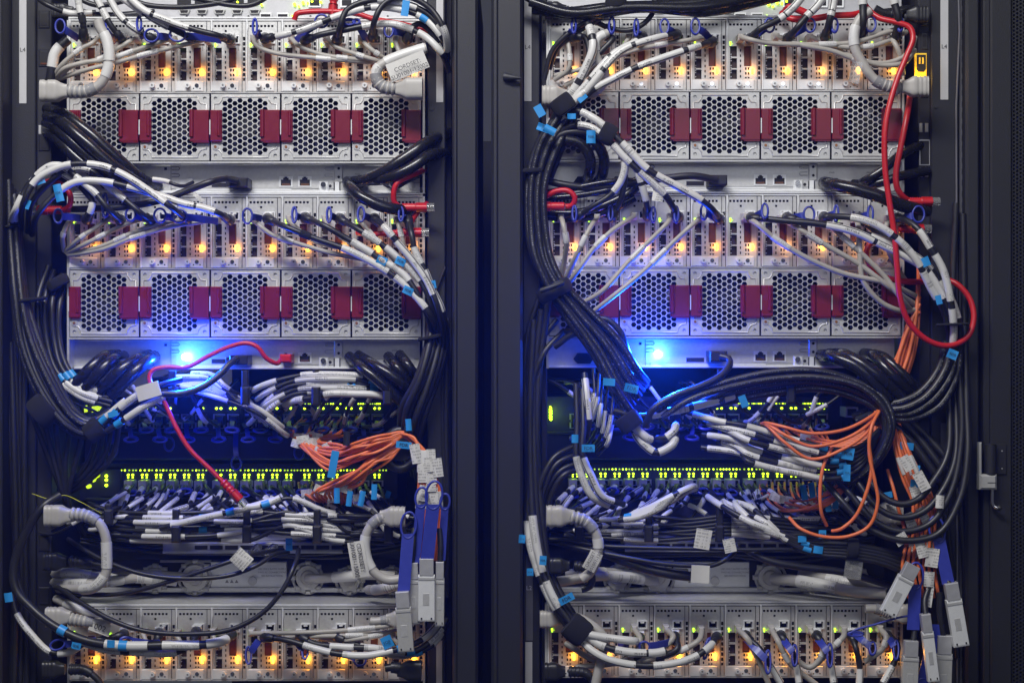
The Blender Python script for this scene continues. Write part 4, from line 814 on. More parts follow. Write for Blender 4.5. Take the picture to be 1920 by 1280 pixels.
for i in range(10):
    t = i/9; pts = [(560+t*120, 905, -215), (566+t*90, 922, -120), (600+t*60, 940+t*6, -40), (586+t*70, 925-t*10, 10), (630+t*60, 895+random.uniform(-12, 12), 20+(i%3)*8), (690+t*14, 868+random.uniform(-14, 14), 30+(i%3)*7), (733, 836+t*24, 34), (760, 830, 30), (776, 840, 40)]
    cab('O', pts, '%s orange fibre climbing from the lower switch to the round guide, left rack' % ORD[i], flags=[(575+t*110, 930+random.uniform(-18, 12), 24, 16, random.uniform(-20, 25), 'w')] if i % 2 == 0 else [(620+t*105, 930+random.uniform(-20, 10), 12, 34, random.uniform(-15, 30), 'b')], group='lower orange fibres of left rack')
for i in range(9):
    t = i/8; pts = [(752+t*8, 812, 44), (778, 822+t*4, 56), (784+t*16, 850, 62), (786+t*30, 890, 64), (784+t*42, 930, 60), (780+t*46, 985, 52), (778+t*42, 1050, 44)]
    cab('O', pts, '%s orange fibre dropping beside the post to the hanging transceivers, left rack' % ORD[i], '.2-.36-w .5-.62-t', flags=[(784+t*38+random.uniform(-6, 6), 850+((i*37) % 90), random.uniform(17, 21), random.uniform(28, 40), random.uniform(-14, 14), 'w')], group='falling orange fibres of left rack')
g = build('cable_guide', MB().tube([A(752+30*math.cos(a), 842+36*math.sin(a), 10) for a in np.linspace(0, 2*math.pi, 30)], 9, 12, False).cyl(752, 842, 22, 14, -60, 24, True), 'black_plastic'); tag(g, 'round black guide where the orange fibres turn down', 'cable guide')
fl = flag(g, 757, 834, 34, 15, 6, 'b', 52, 'FDR'); flag(g, 766, 796, 12, 26, -4, 'b', 52); flag(g, 766, 804, 16, 12, 0, 'k', 50)
flag(g, 625, 870, 17, 60, 10, 'b', 46); flag(g, 650, 822, 12, 26, 3, 'k', 46)
# black trunk between fans and hub, right side of left rack
fanout('B', '806,600,30 800,650,50 780,710,60 756,760,50 752,800,10 750,850,-60', '838,600,10 832,660,30 812,730,40 792,790,40 784,850,10 800,930,-40', 7, '{o} black cable in the trunk falling beside the middle post, left rack', j=2.5, dd=6, group='trunk beside the post in left rack', r=6.8)
fanout('B', '810,740,-10 818,850,-10 826,960,-10 830,1100,-10', '838,640,0 836,800,0 840,960,0 838,1120,0', 4, '{o} black cable hugging the post behind the fibres, left rack', j=2, group='post strands of left rack', r=6)
velcro(808, 632, 78, 50, 7, 46, 'thin black tie round the trunk below the last fan of left rack')
cab('b', '835,500,5 815,560,8 820,620,8', 'slim dark cable on the post beside the last fan of left rack', r=3)
# lower left: plugs, power cords, loops
gplug(86, 966, 1, 'large grey power cord plugged low in left rack, bending down', '132,964 160,966 185,980 197,1003 200,1040 198,1075 180,1098 140,1104,20 110,1102,-20', sl='.3-.45-t .5-.72-t', d=70, s=.98)
gplug(84, 1052, 1, 'dark grey power cord plug in the shadow beside the left power shelf', '130,1052 170,1056 210,1066 260,1078,-80', m='black_plastic', d=10, s=.85)
gplug(88, 1156, 1, 'grey power cord plugged in above the bottom row with a crumpled tag', '130,1160 165,1165 190,1166 206,1160', d=58, s=.92, tagf=lambda o, C: (flag(o, 188, 1176, 40, 22, 20, 'p', 66, '002'), flag(o, 196, 1152, 30, 14, 24, 'c', 76)))
cab('GP', '105,1122,-20 130,1134,10 160,1146,20 195,1160,20', 'grey power cord wrapped in white film above the bottom row plug', '.3-.95-w', r=8)
for i, (p, z, s_) in enumerate((('96,1075,-40 140,1074,-20 180,1080,-20 240,1076,-60 300,1078,-75 365,1083,-85', 'upper', '.1-.3-t .42-.58-t'), ('96,1090,-40 150,1094,0 190,1092,0 260,1083,-40 330,1090,-75', 'lower', '.15-.35-b .45-.6-b .7-.9-b'))):
    cab('GP', p, '%s grey power cord running to the first locking sockets, left rack' % z, s_, group='power shelf cords of left rack', r=9)
cab('GP', '577,1083,-85 590,1084,-78 620,1082,-80 660,1079,-60 700,1077,-50 740,1080,-50', 'grey power cord with bar-coded sleeve from the big locking plug, left rack', '.3-.62-b', r=9.5)
gplug(760, 968, -1, 'grey power cord curving down with CORDSET tag beside the fibre drop', '742,967 722,968 700,980 686,1004 686,1040 700,1070 725,1086 760,1084', cordset(672, 1048, 66, 30, 80, 676, 1044, 78), d=68, sl='.35-.66-w', s=.95)
cab('GP', '690,1105,-10 715,1104,20 745,1094,30 770,1082,20', 'grey power cord end in bar-coded white film under the CORDSET tag', '.2-.98-b', r=9)
gplug(764, 1160, -1, 'grey ribbed plug pointing left above the bottom row beside the transceivers', '745,1160 720,1162 700,1164 694,1163', d=50, s=.8)
gplug(790, 1256, -1, 'black power plug at the bottom corner of left rack', '750,1252 735,1250 722,1252', m='black_plastic', d=70, s=.9, kind='B', R=7)
gplug(82, 1254, 1, 'black power plug at the bottom left corner of left rack', '130,1254 160,1256 185,1275 200,1300', m='black_plastic', d=60, s=.8, kind='B', R=6)
BLp = 'black cable with white sleeves sweeping in from the margin,'
cab('B', '112,928,40 80,950,60 48,1000,60 26,1060,60 30,1105,64 60,1140,70 100,1172,80 160,1200,90 230,1210,96 320,1209,96 380,1208,90 420,1200,80 434,1190', 'thick black cable looping round the lower left corner to the fifth node', '.62-.74-t .78-.88-t .9-.96-w', tags='.48 .66', end=q, flags=[(16, 1119, 17, 20, -8, 'b'), (143, 1210, 20, 14, 12, 'b', 'FDR'), (208, 1206, 16, 16, 2, 'b')], r=8, group='corner loops of left rack')
cab('B', '28,1075,50 44,1120,60 80,1160,70 130,1190,76 190,1215,80 260,1222,84 330,1222,80 360,1205,70 368,1185', 'second black corner loop with long printed sleeve, ending at the fourth node', '.4-.62-t .66-.86-t', end=q, tab=(238, 1200, 12, 6, 300, 1205, 92, 80), r=6, group='corner loops of left rack')
cab('B', '24,1110,30 32,1150,44 60,1190,54 95,1222,60 130,1222,60 160,1205,60 232,1190', 'white-striped corner loop ending at the second node of the bottom row', '.15-.5-l .55-.7-w', end=q, tab=(108, 1208, 14, 9, 180, 1200, 80, 60, -20), r=5.5, group='corner loops of left rack')
cab('b', '128,1010,0 150,1025,30 200,1052,60 270,1076,80 350,1084,84 430,1078,80 480,1060,70 512,1040,40 540,1034,-40', 'thin black cable sagging over the power shelf of left rack, upper of two', r=4.2)
cab('b', '100,1100,0 160,1114,40 230,1112,66 310,1092,80 390,1066,84 450,1046,76 500,1034,20 530,1030,-40', 'thin black cable rising over the power shelf of left rack, lower of two', r=4.2)
cab('b', '108,1100,10 150,1128,60 210,1162,90 270,1182,100 350,1188,104 430,1180,104 490,1150,100 530,1105,96 552,1060,80 560,1030,-30', 'thin black cable in one deep sweep from the round plugs to the left corner', r=4.6, flags=[(542, 1020, 15, 28, 0, 'b', 'FDR')])
tg = flag(None, 453, 1048, 34, 36, -48, 'w', 96); tag(tg, 'white diamond-turned tag on the cables over the rating plate, left rack', 'tag')
for i, x in enumerate((486, 516)):
    o = build('clear_network_plug', MB().tube([A(x, 1024, -40), A(x-8, 1030, -20), A(x-16, 1036, -4)], 8, 4), 'clear_plastic'); tag(o, '%s clear network plug in the patch panel above the rating plate' % ORD[i], 'network plug')
for i, (p, k) in enumerate((('470,1187 520,1186 600,1184 680,1178 730,1172 790,1160,0', 5), ('536,1195 600,1192 680,1190 740,1184,20', 6), ('600,1196 640,1200 700,1192 760,1176,10', 7))):
    pts = parse(p, 50); cab('G', pts[::-1], 'grey network cable lying across the bottom row from the %s node' % ORD[k], '.3-.45-t', end='e', d=50, group='grey cables of bottom row in left rack')
for i, (p, k, tb) in enumerate((('832,1150,0 812,1180,30 780,1205,60 740,1218,80 690,1228,84 640,1226,80 590,1215,70 540,1200,60 497,1194', 5, (466, 1228, 5, 16, 485, 1200)), ('838,1160,0 815,1195,30 770,1222,50 700,1214,70 640,1212,70 590,1206,60 563,1193', 6, (572, 1222, 5, 13, 556, 1198)), ('836,1172,0 808,1210,30 760,1228,40 710,1220,50 660,1205,50 630,1193', 7, (675, 1238, 11, 9, 640, 1215)))):
    cab('B', p, 'white-sleeved cable with blue tab from the post to the %s bottom node, left rack' % ORD[k], '.08-.2-l .36-.6-b .66-.8-t', tags='.3', end=q, tab=tb, group=SB, flags=[(726, 1203, 24, 26, -25, 'b', 'FDR')] if i == 0 else ())
cab('B', '300,1205,40 296,1196,44 298,1188', 'short black cable in the third node of the bottom row, left rack', end=q); 
for i, (x, p) in enumerate(((268, '268,1188'), (332, '330,1190'), (398, '398,1186'), (668, '668,1190'), (738, '735,1190'))): cab('G', '%d,1215,30 %d,1202,40 %s' % (x+14, x+6, p), 'short grey network lead, %s from left behind the bottom row loops' % ORD[i], end='e', group='short grey leads of bottom row in left rack')
# transceivers hanging on their fibres
def xcvr(x0, y0, x1, y1, wd, d, label, strap=None, side=1, body='zinc'):
    """a loose transceiver from its tail x0, y0 to its nose x1, y1"""
    a = np.array(A(x0, y0, d)); c = np.array(A(x1, y1, d)); u = (c-a)/np.linalg.norm(c-a); L = np.linalg.norm(c-a); v = np.cross(u, [0, 1, 0])
    o = bpy.data.objects.new('transceiver', None); scene.collection.objects.link(o); o.location = Vector(a)*S; WP[o.name] = o.location.copy(); tag(o, label, 'transceiver', 'loose transceivers')
    def bx(t0, t1, w0, w1, f, bk, nm, m, pr=o, bev=1.5):
        b = MB(); P = [a+u*L*t0+v*w0, a+u*L*t0+v*w1, a+u*L*t1+v*w1, a+u*L*t1+v*w0]; cen = sum(P)/4
        V = [p+np.array([0, -f+bev*.6, 0]) for p in P]+[p+np.array([0, -bk, 0]) for p in P]+[cen+(p-cen)*.94+np.array([0, -f, 0]) for p in P]
        b.add(V, [(8, 9, 10, 11), (7, 6, 5, 4)]+[(k, (k+1) % 4, 4+(k+1) % 4, 4+k) for k in range(4)]+[(8+k, 8+(k+1) % 4, (k+1) % 4, k) for k in range(4)]); return build(nm, b, m, pr)
    h = wd/2; bx(.26, 1, -h, h, 7, -7, 'shell', 'bright_steel' if body == 'b' else 'zinc'); bx(0, .27, -h*.86, h*.86, 8.5, -7, 'tail_block', 'steel_dim'); bx(.30, .34, -h*1.02, h*1.02, 8.2, 6, 'collar', 'steel')
    bx(.55, .75, -h*.45, h*.35, 7.6, 6.9, 'label_square', 'steel'); bx(.94, .97, -h*.7, -h*.5, 7.8, 6.9, 'nose_hole', 'hole'); bx(.94, .97, h*.5, h*.7, 7.8, 6.9, 'nose_hole', 'hole')
    if strap:
        W = [np.array(A(*p)) for p in strap]; b = ribbon(np.array([W[0]+(W[-1]-W[0])*t for t in np.linspace(0, 1, 6)]) if len(W) == 2 else spline(strap, 8), wd*.8 if len(strap) < 4 else wd*.5, v, 1.2)
        t0 = W[-1]; e = W[0]; uu = (e-t0)/np.linalg.norm(e-t0); cc = e+uu*wd*.55; vv = np.cross(uu, [0, 1, 0]); b.tube([cc+vv*wd*.5*math.cos(q_)+uu*wd*.85*math.sin(q_) for q_ in np.linspace(0, 2*math.pi, 26)], 2.2, 8, False); build('pull_strap', b, 'blue_tab', o)
    return o
xcvr(800, 1046, 800, 1163, 30, 100, 'silver loose transceiver facing the front, widest of the hanging group in left rack', [(812, 945, 104), (801, 1048, 104)], body='b')
xcvr(774, 1054, 778, 1168, 22, 84, 'silver loose transceiver seen edge-on left of the widest one, left rack', [(789, 945, 80), (778, 1056, 84)])
xcvr(825, 1052, 824, 1172, 17, 92, 'slim silver loose transceiver hanging nearest the post of left rack', [(834, 950, 84), (828, 1050, 88)])
xcvr(754, 1108, 762, 1220, 28, 110, 'silver loose transceiver hanging lowest in left rack', [(765, 1000, 90), (757, 1108, 104)])
for i, (p) in enumerate(('776,990,80 775,1020,88 772,1056,84', '800,990,90 797,1020,96 794,1046,100', '824,990,84 826,1020,90 825,1052,92')): cab('B', p, '%s dark strain sleeve above the hanging transceivers of left rack' % ORD[i], r=5.5, group='transceiver tails of left rack')
for i, p in enumerate(('60,925,10 95,935,20 120,928,20 150,940,30 190,962,10', '118,760,10 126,745,20 135,738,20')): cab('Y', p, '%s thin yellow wire in the dark beside the lower switch, left rack' % ORD[i], group='yellow wires of left rack', r=.7)
# ================================================================ right rack: cables
TR, MR, BR = 'right rack top row', 'right rack middle row', 'right rack bottom row'
SB = 'sleeved cables plugged into the nodes'; GB = 'grey network cables from the nodes'
# thick cables across the very top
fanout('P', '985,-10,60 1040,20,60 1150,14,60 1300,6,60 1440,-20,40', '1000,18,40 1100,30,60 1200,16,60 1330,22,60 1460,-5,30', 3, '{o} thick black cable slung over the top of right rack', j=2, dd=10, r=9, group='thick cables over the right rack')
cab('b', '1150,-10,50 1148,18,50 1110,36,54 1070,60,50 1036,95,40 1020,150,30', 'outer thin black cable looping from the top tie down the post', r=5); cab('b', '1160,10,50 1130,32,50 1080,62,44 1045,92,36 1030,130,20', 'inner thin black cable looping from the top tie down the post', r=5)
cab('b', '1230,-5,40 1226,20,44 1208,44,46 1180,57,44 1145,54,40 1118,42,36', 'thin black cable hanging in a small loop over the second and third nodes', r=5)
velcro(1155, 5, 85, 40, 18, 66, 'black tie round the thick cables at the top of right rack')
gplug(1022, 20, 1, 'dark grey power plug at the top corner of right rack', '1060,22 1100,24 1140,20', m='black_plastic', d=10, s=.8)
# first sleeve fan
cab('B', '1010,300,20 1030,240,40 1052,200,60 1078,165,70 1098,128,78 1112,90,80 1108,60,70 1102,45,60', 'upright white-sleeved cable curving up beside the first top node', '.4-.56-b .6-.86-l .9-.97-t', d=80, r=7)
cab('B', '1015,310,10 1040,240,40 1060,195,60 1085,150,64 1120,105,66 1150,72,62 1142,72,50', lab('white-sleeved cable with upright ring tab', 1, TR), '.4-.55-b .58-.8-l', tab=(1147, 48, 5, 15, 1137, 74), d=64, group=SB)
cab('B', '1005,330,10 1022,260,30 1050,205,50 1076,170,56 1104,120,50 1096,70,40 1075,70,30', lab('black cable with upright ring tab', 0, TR), '.4-.5-t', tab=(1076, 48, 4, 15, 1067, 72), end=q, group=SB)
cab('B', '1020,320,10 1046,245,40 1066,200,66 1100,158,80 1150,102,84 1190,80,80 1204,70', lab('white-sleeved cable with ring tab', 2, TR), '.42-.56-t .58-.72-l .74-.9-l', tab=(1193, 52, 4, 16, 1197, 66), end=q, group=SB)
cab('B', '1025,330,10 1056,245,40 1078,200,66 1110,158,86 1165,96,90 1230,72,84 1268,66', lab('white-sleeved cable with ring tab', 3, TR), '.44-.56-t .58-.74-l .76-.92-l', tab=(1246, 50, 8, 14, 1268, 68), end=q, group=SB)
cab('B', '1030,340,10 1065,250,40 1090,195,70 1108,172,80 1150,148,92 1195,126,96 1245,108,96 1300,90,90 1335,80', lab('longest white-sleeved cable of the fan', 4, TR), '.44-.6-l .63-.82-l .84-.9-t', tab=(1304, 50, 8, 15, 1330, 72), end=q, d=90, group=SB)
cab('B', '1020,330,10 1050,232,50 1086,182,80 1115,160,80', 'short white-printed sleeve crossing under the first black strap', '.5-.9-b', flags=[(1092, 184, 22, 12, -40, 'b')])
velcro(1055, 196, 54, 44, 30, 80, 'upper black hook-and-loop strap round the fanned sleeves of right rack'); velcro(1139, 251, 30, 40, 28, 88, 'lower black hook-and-loop strap on the sleeves crossing the fans')
for x, y, w_, h_, a_, tx in ((1012, 208, 18, 26, -30, None), (1018, 240, 16, 26, -70, 'FDR'), (1031, 244, 16, 26, -62, None), (1108, 257, 19, 28, 0, 'FDR'), (1072, 218, 18, 12, 0, None)):
    o = flag(None, x, y, w_, h_, a_, 'b', 92, tx); 
    tag(o, {1012: 'blue flag tag sticking out highest by the post, right rack', 1018: 'blue FDR tag wrapped round the bundle below the upper strap', 1031: 'blue tag wrapped beside the FDR one below the upper strap', 1108: 'blue FDR tag hanging on the black cable over the first fan', 1072: 'small blue tag under the upper black strap of right rack'}[x], 'tag')
for i, (p, s_) in enumerate((('1020,300,20 1046,230,50 1075,208,70 1110,220,86 1146,248,92 1180,282,96 1215,318,96 1275,352,92 1310,372,90 1335,392,80 1348,412', '.28-.42-t .48-.62-b .66-.86-l'), ('1015,310,20 1044,255,50 1075,236,70 1110,240,80 1140,262,86 1176,300,90 1215,335,88 1250,370,80 1272,408', '.3-.44-l .5-.62-t .68-.84-t'))):
    cab('B', p, lab('white-sleeved cable crossing the first panel', 4 if i == 0 else 3, MR), s_, tab=(1320, 397, 6, 14, 1342, 410) if i == 0 else (1268, 402, 4, 15, 1272, 410), end=q, d=90, group=SB, r=6)
cab('B', '1165,275,84 1172,305,84 1165,338,80 1145,365,76 1110,388,70 1080,408', lab('black cable hanging from the lower strap', 0, MR), '.1-.5-t', tab=(1077, 400, 4, 14, 1080, 408), end=q, group=SB); cab('B', '1168,280,80 1172,330,76 1165,370,70 1148,408', lab('black cable hanging from the lower strap', 1, MR), '.1-.35-l', tab=(1145, 400, 4, 14, 1148, 408), end=q, group=SB)
cab('B', '1180,285,84 1195,320,84 1205,352,80 1212,380,70 1214,405', lab('white-sleeved cable hanging from the lower strap', 2, MR), '.1-.45-t .5-.72-t', tab=(1225, 402, 4, 14, 1212, 410), end=q, group=SB)
o = flag(None, 1234, 364, 22, 30, 8, 'w', 84); tag(o, 'white warning tag hanging above the fourth node of the right middle row', 'tag')
cab('P', '1060,262,60 1090,270,60 1106,295,56 1106,320,40 1098,340,-25', 'inner thick black cable arching into the first panel of right rack', r=10); cab('P', '1080,250,50 1112,262,56 1132,295,50 1130,325,30 1120,342,-25', 'outer thick black cable arching into the first panel of right rack', r=10)
cab('B', '1010,290,30 1030,270,50 1060,250,60 1100,248,70 1130,254,76', 'black cable arching from the post to the lower strap', r=7)
fanout('BP', '1046,215,56 1012,262,54 992,330,50 990,420,50 1000,480,56 1030,545,62 1060,590,64 1110,660,66 1150,735,70 1178,780,66', '1072,230,50 1042,280,50 1022,350,50 1024,430,50 1034,490,56 1056,530,60 1098,576,60 1160,640,60 1195,690,56 1215,715,30', 8, '{o} black cable from the post in the main trunk of right rack', j=2.5, dd=7, r=6.6, group='main trunk of right rack')
velcro(1040, 545, 62, 68, 26, 66, 'grey-black wide clip gripping the main trunk of right rack', m='rack_paint'); build('clip_bar', MB().tube([A(1014, 545, 98), A(1035, 538, 104), A(1056, 530, 98)], 5, 8), 'rack_paint', bpy.data.objects['cable_tie.%03d' % (sum(1 for o_ in bpy.data.objects if o_.name.startswith('cable_tie'))-1)])
velcro(1000, 320, 88, 40, 8, 56, 'thin black tie round the trunk by the first panel of right rack')
cab('B', '1012,335,20 1050,345,30 1110,352,30 1180,345,30 1250,334,30 1300,330,30 1345,338,20', 'long black cable lying along the first panel to its plug, right rack', r=7); build('plug_housing', MB().box(1330, 328, 1364, 347, 22, PD, True, 2), 'black_plastic', bpy.data.objects['black_cable.%03d' % (sum(1 for o_ in bpy.data.objects if o_.name.startswith('black_cable'))-1)])
for i, p in enumerate(('1020,362,20 1080,352,30 1150,340,36 1230,340,10', '1015,372,20 1070,368,30 1140,356,30 1210,330,30', '1020,398,10 1070,400,20 1120,390,24 1180,362,30 1210,335,20', '1025,405,0 1080,410,10 1140,395,20 1190,370,20')): cab('P', p, '%s black cord sloping under the first panel of right rack' % ORD[i], r=8.5 if i > 1 else 6, group='sloping cords under the first panel of right rack')
cab('R', '1005,378,10 1020,370,40 1045,358,50 1066,358,54 1078,370,54 1074,384,50 1064,388,46', 'small red network cable loop beside the trunk of right rack'); redplug(1060, 1030, 387, 'red network plug ending the small loop, right rack', 46)
# grey leads, top and middle
for i, (p, k) in enumerate((('1062,66 1068,100 1066,130 1040,150,20', 0), ('1180,70 1150,110 1090,130 1040,142,20', 1), ('1195,68 1170,95 1120,130 1060,160,20', 2), ('1255,72 1200,86 1150,102 1100,118,40', 3), ('1325,70 1290,76 1240,84 1180,98 1130,118,30', 4))):
    cab('G', p if 0 else ' '.join(p.split()[::-1]), lab('grey network cable bound for the post', k, TR), '.5-.62-t', end='e', group=GB, d=44)
cab('GP', '1140,62,60 1118,75,64 1120,110,66 1135,140,60 1120,170,50 1090,180,40', 'grey power cord behind the fanned sleeves of right rack', '.05-.3-w .5-.8-t', r=8)
gplug(1016, 180, 1, 'grey ribbed power plug hidden behind the fanned sleeves of right rack', '1066,176 1090,168 1110,150', d=20, s=.95)
for i, (p, k) in enumerate((('1390,70 1405,74 1440,81 1530,84 1600,80 1650,65 1690,52,50', 5), ('1456,68 1500,84 1560,96 1620,116 1670,117 1705,98 1716,70,40', 6), ('1520,70 1580,88 1640,86 1700,60,30', 7), ('1560,90,40 1600,108 1650,122 1690,120 1715,95,10', 8), ('1665,68 1678,82 1688,105 1693,140,30', 9))):
    pts = parse(p, 56); cab('G', pts[::-1], lab('pale grey network cable looping right', k, TR), '.4-.5-t' if i < 3 else '', end='e', group=GB, d=56, r=4.8)
for i, p in enumerate(('1052,520,20 1058,490,40 1062,450 1056,420 1052,408', '1060,525,20 1085,470 1105,430 1120,408', '1060,540,30 1085,505 1110,470 1145,435 1190,405', '1085,572,40 1130,545 1175,495 1220,450 1250,420 1258,406', '1105,590,40 1150,555 1205,510 1262,455 1300,420 1316,406')):
    cab('G', p, lab('grey network cable rising diagonally', i, MR), '.5-.62-t', end='e', d=70, group=GB, r=4.8)
for i, (p, k) in enumerate((('1720,580,20 1690,583,50 1650,565,60 1618,525 1612,470 1610,430 1606,410', 8), ('1718,555,20 1660,530 1580,512 1510,482 1450,445 1420,420 1398,406', 5), ('1715,570,20 1670,540 1610,495 1540,455 1500,430 1466,410', 6), ('1716,590,10 1690,560 1660,520 1620,480 1575,440 1540,412', 7), ('1700,530,20 1670,480 1660,430 1668,410', 9))):
    cab('G', p, lab('grey network cable trailing to the lower right', k, MR), '.7-.8-t', end='e', d=66 if k != 9 else 40, group=GB, r=5)
# cables dropping from above at the right
for i, (p, tb, k) in enumerate((('1515,-20 1490,12 1462,36 1425,55 1407,74', (1443, 48, 9, 13, 1412, 72), 5), ('1552,-20 1535,8 1512,32 1495,52 1476,74', (1519, 48, 9, 13, 1480, 70), 6), ('1566,-20 1562,10 1555,40 1546,72', (1565, 48, 6, 13, 1545, 70), 7), ('1617,-20 1618,15 1618,45 1612,72', (1632, 46, 10, 14, 1614, 68), 8), ('1670,-20 1678,10 1684,35 1680,72', (1688, 46, 5, 13, 1680, 72), 9))):
    cab('B', p, lab('black cable falling steeply from above', k, TR), '.1-.42-l .44-.52-t' if i < 3 else '.2-.3-w', end=q, tab=tb, d=72, group=SB, r=7 if i > 2 else 6.2)
cab('R', '1465,25,20 1485,36,40 1520,36,44 1560,30,44 1600,28,40 1625,20,30', 'red network cable running level above the right-hand top nodes', r=6)
cab('R', '1610,-12,40 1628,18,50 1648,34,60 1680,42,70 1706,52,76 1712,72,80 1700,105,84 1682,150,88 1666,205,92 1659,250,94 1660,320,94 1668,380,94 1677,440,94 1682,500,94 1688,560,90 1705,605,84 1740,638,80 1780,648,76 1815,630,70 1826,595,66 1818,560,60 1795,533,54 1770,522,40',
    'long red network cable plunging down and looping back at the lower right post', r=5.4, group='red cables of right rack')
cab('R', '1770,524,16 1730,528,20 1690,527,30 1650,515,36 1628,490,36 1626,465,30 1650,440,30 1672,432,30', 'red network cable hooking under the sleeves to the lower red plug', r=5.6)
cab('R', '1708,170,20 1700,220,50 1688,280,56 1680,325,56 1682,352,56 1692,368,52 1700,374,46', 'second red network cable down to the ribbed plug at the post', r=5.6)
redplug(1700, 1735, 378, 'upper red network plug at the post of right rack', 44); redplug(1684, 1716, 429, 'lower red network plug at the post of right rack', 40)
cab('R', '1470,25,10 1480,14,20 1500,20,20 1520,30,20', 'short red plug lead above the seventh top node of right rack', r=7)
gplug(1738, 163, -1, 'grey power cord with a clear tag, plugged in at the right post', '1688,166 1660,160 1638,148 1618,120 1603,90 1602,60 1612,36 1632,20', d=66, sl='.62-.8-w', s=.95, tagf=lambda o, C: flag(o, 1604, 136, 20, 40, 12, 'c', 92))
cab('P', '1652,25,0 1680,22,10 1700,18,10 1720,18,0', 'glossy black cord stub at the top right corner of right rack', r=8)
gplug(1738, 28, -1, 'black power plug at the top right corner of right rack', '1690,28 1660,26 1640,16', m='black_plastic', d=10, s=.8)
# middle row, right group
for i, (p, k, s_, tb) in enumerate((('1660,780,20 1730,760,40 1775,700,60 1790,640,70 1782,590,76 1762,545,80 1735,505,84 1700,482,86 1655,460,88 1600,434,88 1535,420,80 1480,415,70 1440,411,60 1408,409', 5, '.42-.5-t .51-.66-l .67-.8-l', (1434, 396, 6, 14, 1412, 408)),
        ('1668,790,20 1740,765,30 1785,700,50 1800,640,60 1794,590,66 1772,540,70 1740,500,74 1700,470,78 1650,448,80 1590,430,74 1530,418,66 1476,409', 6, '.4-.52-t .56-.66-l .68-.76-w', (1517, 402, 10, 14, 1480, 410)),
        ('1650,770,20 1720,745,30 1765,700,50 1780,640,60 1770,585,70 1745,540,80 1720,490,92 1690,455,96 1650,425,96 1610,410,90 1570,406,70 1545,408', 7, '.5-.6-b .62-.74-b .76-.9-t', (1568, 400, 4, 15, 1545, 408)),
        ('1760,700,20 1782,650,50 1788,600,60 1775,560,70 1740,505,70 1700,478,66 1660,445,50 1630,425,50 1612,410', 8, '.3-.5-t .55-.7-t', (1632, 401, 5, 15, 1610, 409)),
        ('1780,720,20 1786,660,60 1788,610,80 1782,560,90 1768,505,94 1745,465,94 1722,430,90 1700,414,70 1682,410', 9, '.08-.18-b .22-.42-t .46-.7-t .74-.84-l', (1722, 402, 11, 15, 1682, 412)))):
    cab('B', p, lab('white-sleeved cable arching over to the right post', k, MR), s_, end=q, tab=tb, d=90, group=SB, r=6)
for x, y, w_, h_, a_, tx, lb in ((1732, 492, 26, 20, -22, None, 'wide blue tag across the arched sleeves beside the yellow window'), (1760, 562, 13, 20, -14, None, 'blue collar tag on the arched black cable by the post, right rack'), (1786, 664, 22, 20, 22, 'FDR', 'blue FDR tag below the red loop at the right post'), (1394, 752, 16, 26, -22, None, 'blue tag over the upper switch lamps of right rack'), (1588, 886, 15, 36, 2, 'FDR', 'blue FDR tag where the sleeves meet the orange fibres'), (1590, 850, 26, 26, 10, 'FDR', 'folded blue tag on the sleeve ends above the FDR one'), (1142, 716, 26, 16, 4, None, 'blue tag half hidden behind the main trunk'), (1184, 728, 30, 18, 14, 'FDR', 'blue FDR flag right of the main trunk under the second panel'), (1078, 822, 14, 18, 0, None, 'blue collar on the left of two hanging cables, right rack'), (1103, 840, 28, 16, 0, 'FDR', 'blue FDR flag on the hanging sleeved pair, right rack'), (979, 1010, 14, 18, 4, 'FDR', 'blue FDR flag sticking out by the middle post'), (994, 1072, 14, 16, 0, 'FDR', 'lower blue FDR flag by the middle post'), (1018, 1050, 15, 20, 4, 'FDR', 'blue FDR tag wrapped on the inner margin cable'), (1062, 1122, 34, 16, -28, 'FDR', 'blue FDR flag slanting up from the sleeved margin cables'), (1542, 1001, 16, 18, 0, 'FDR', 'blue FDR tag on the lower orange loop'), (1504, 1010, 18, 14, 0, None, 'blue collar on the descending black sleeves'), (1534, 1030, 20, 16, 8, None, 'blue collar on the lowest descending sleeve')):
    z = 92 if y < 900 else 80; o = flag(None, x, y, w_, h_, a_, 'b', z, tx); tag(o, lb+(', right rack' if len(lb.split()) < 14 and 'right rack' not in lb else ''), 'tag')
cab('P', '1545,343,-25 1556,345,30 1590,352,56 1640,365,66 1690,385,60 1740,395,30', 'thick glossy black cord from the first panel passing behind the red cable', r=12); cab('P', '1612,345,-25 1625,338,20 1650,322,30 1690,290,20 1730,270,-20', 'thick black cord rising to the post from the first panel, right rack', r=9)
cab('P', '1600,345,-25 1640,345,20 1690,330,30 1740,320,0', 'middle thick black cord from the first panel to the post, right rack', r=9)
velcro(1786, 608, 88, 60, 5, 76, 'thin black zip tie level with the red loop at the right post')
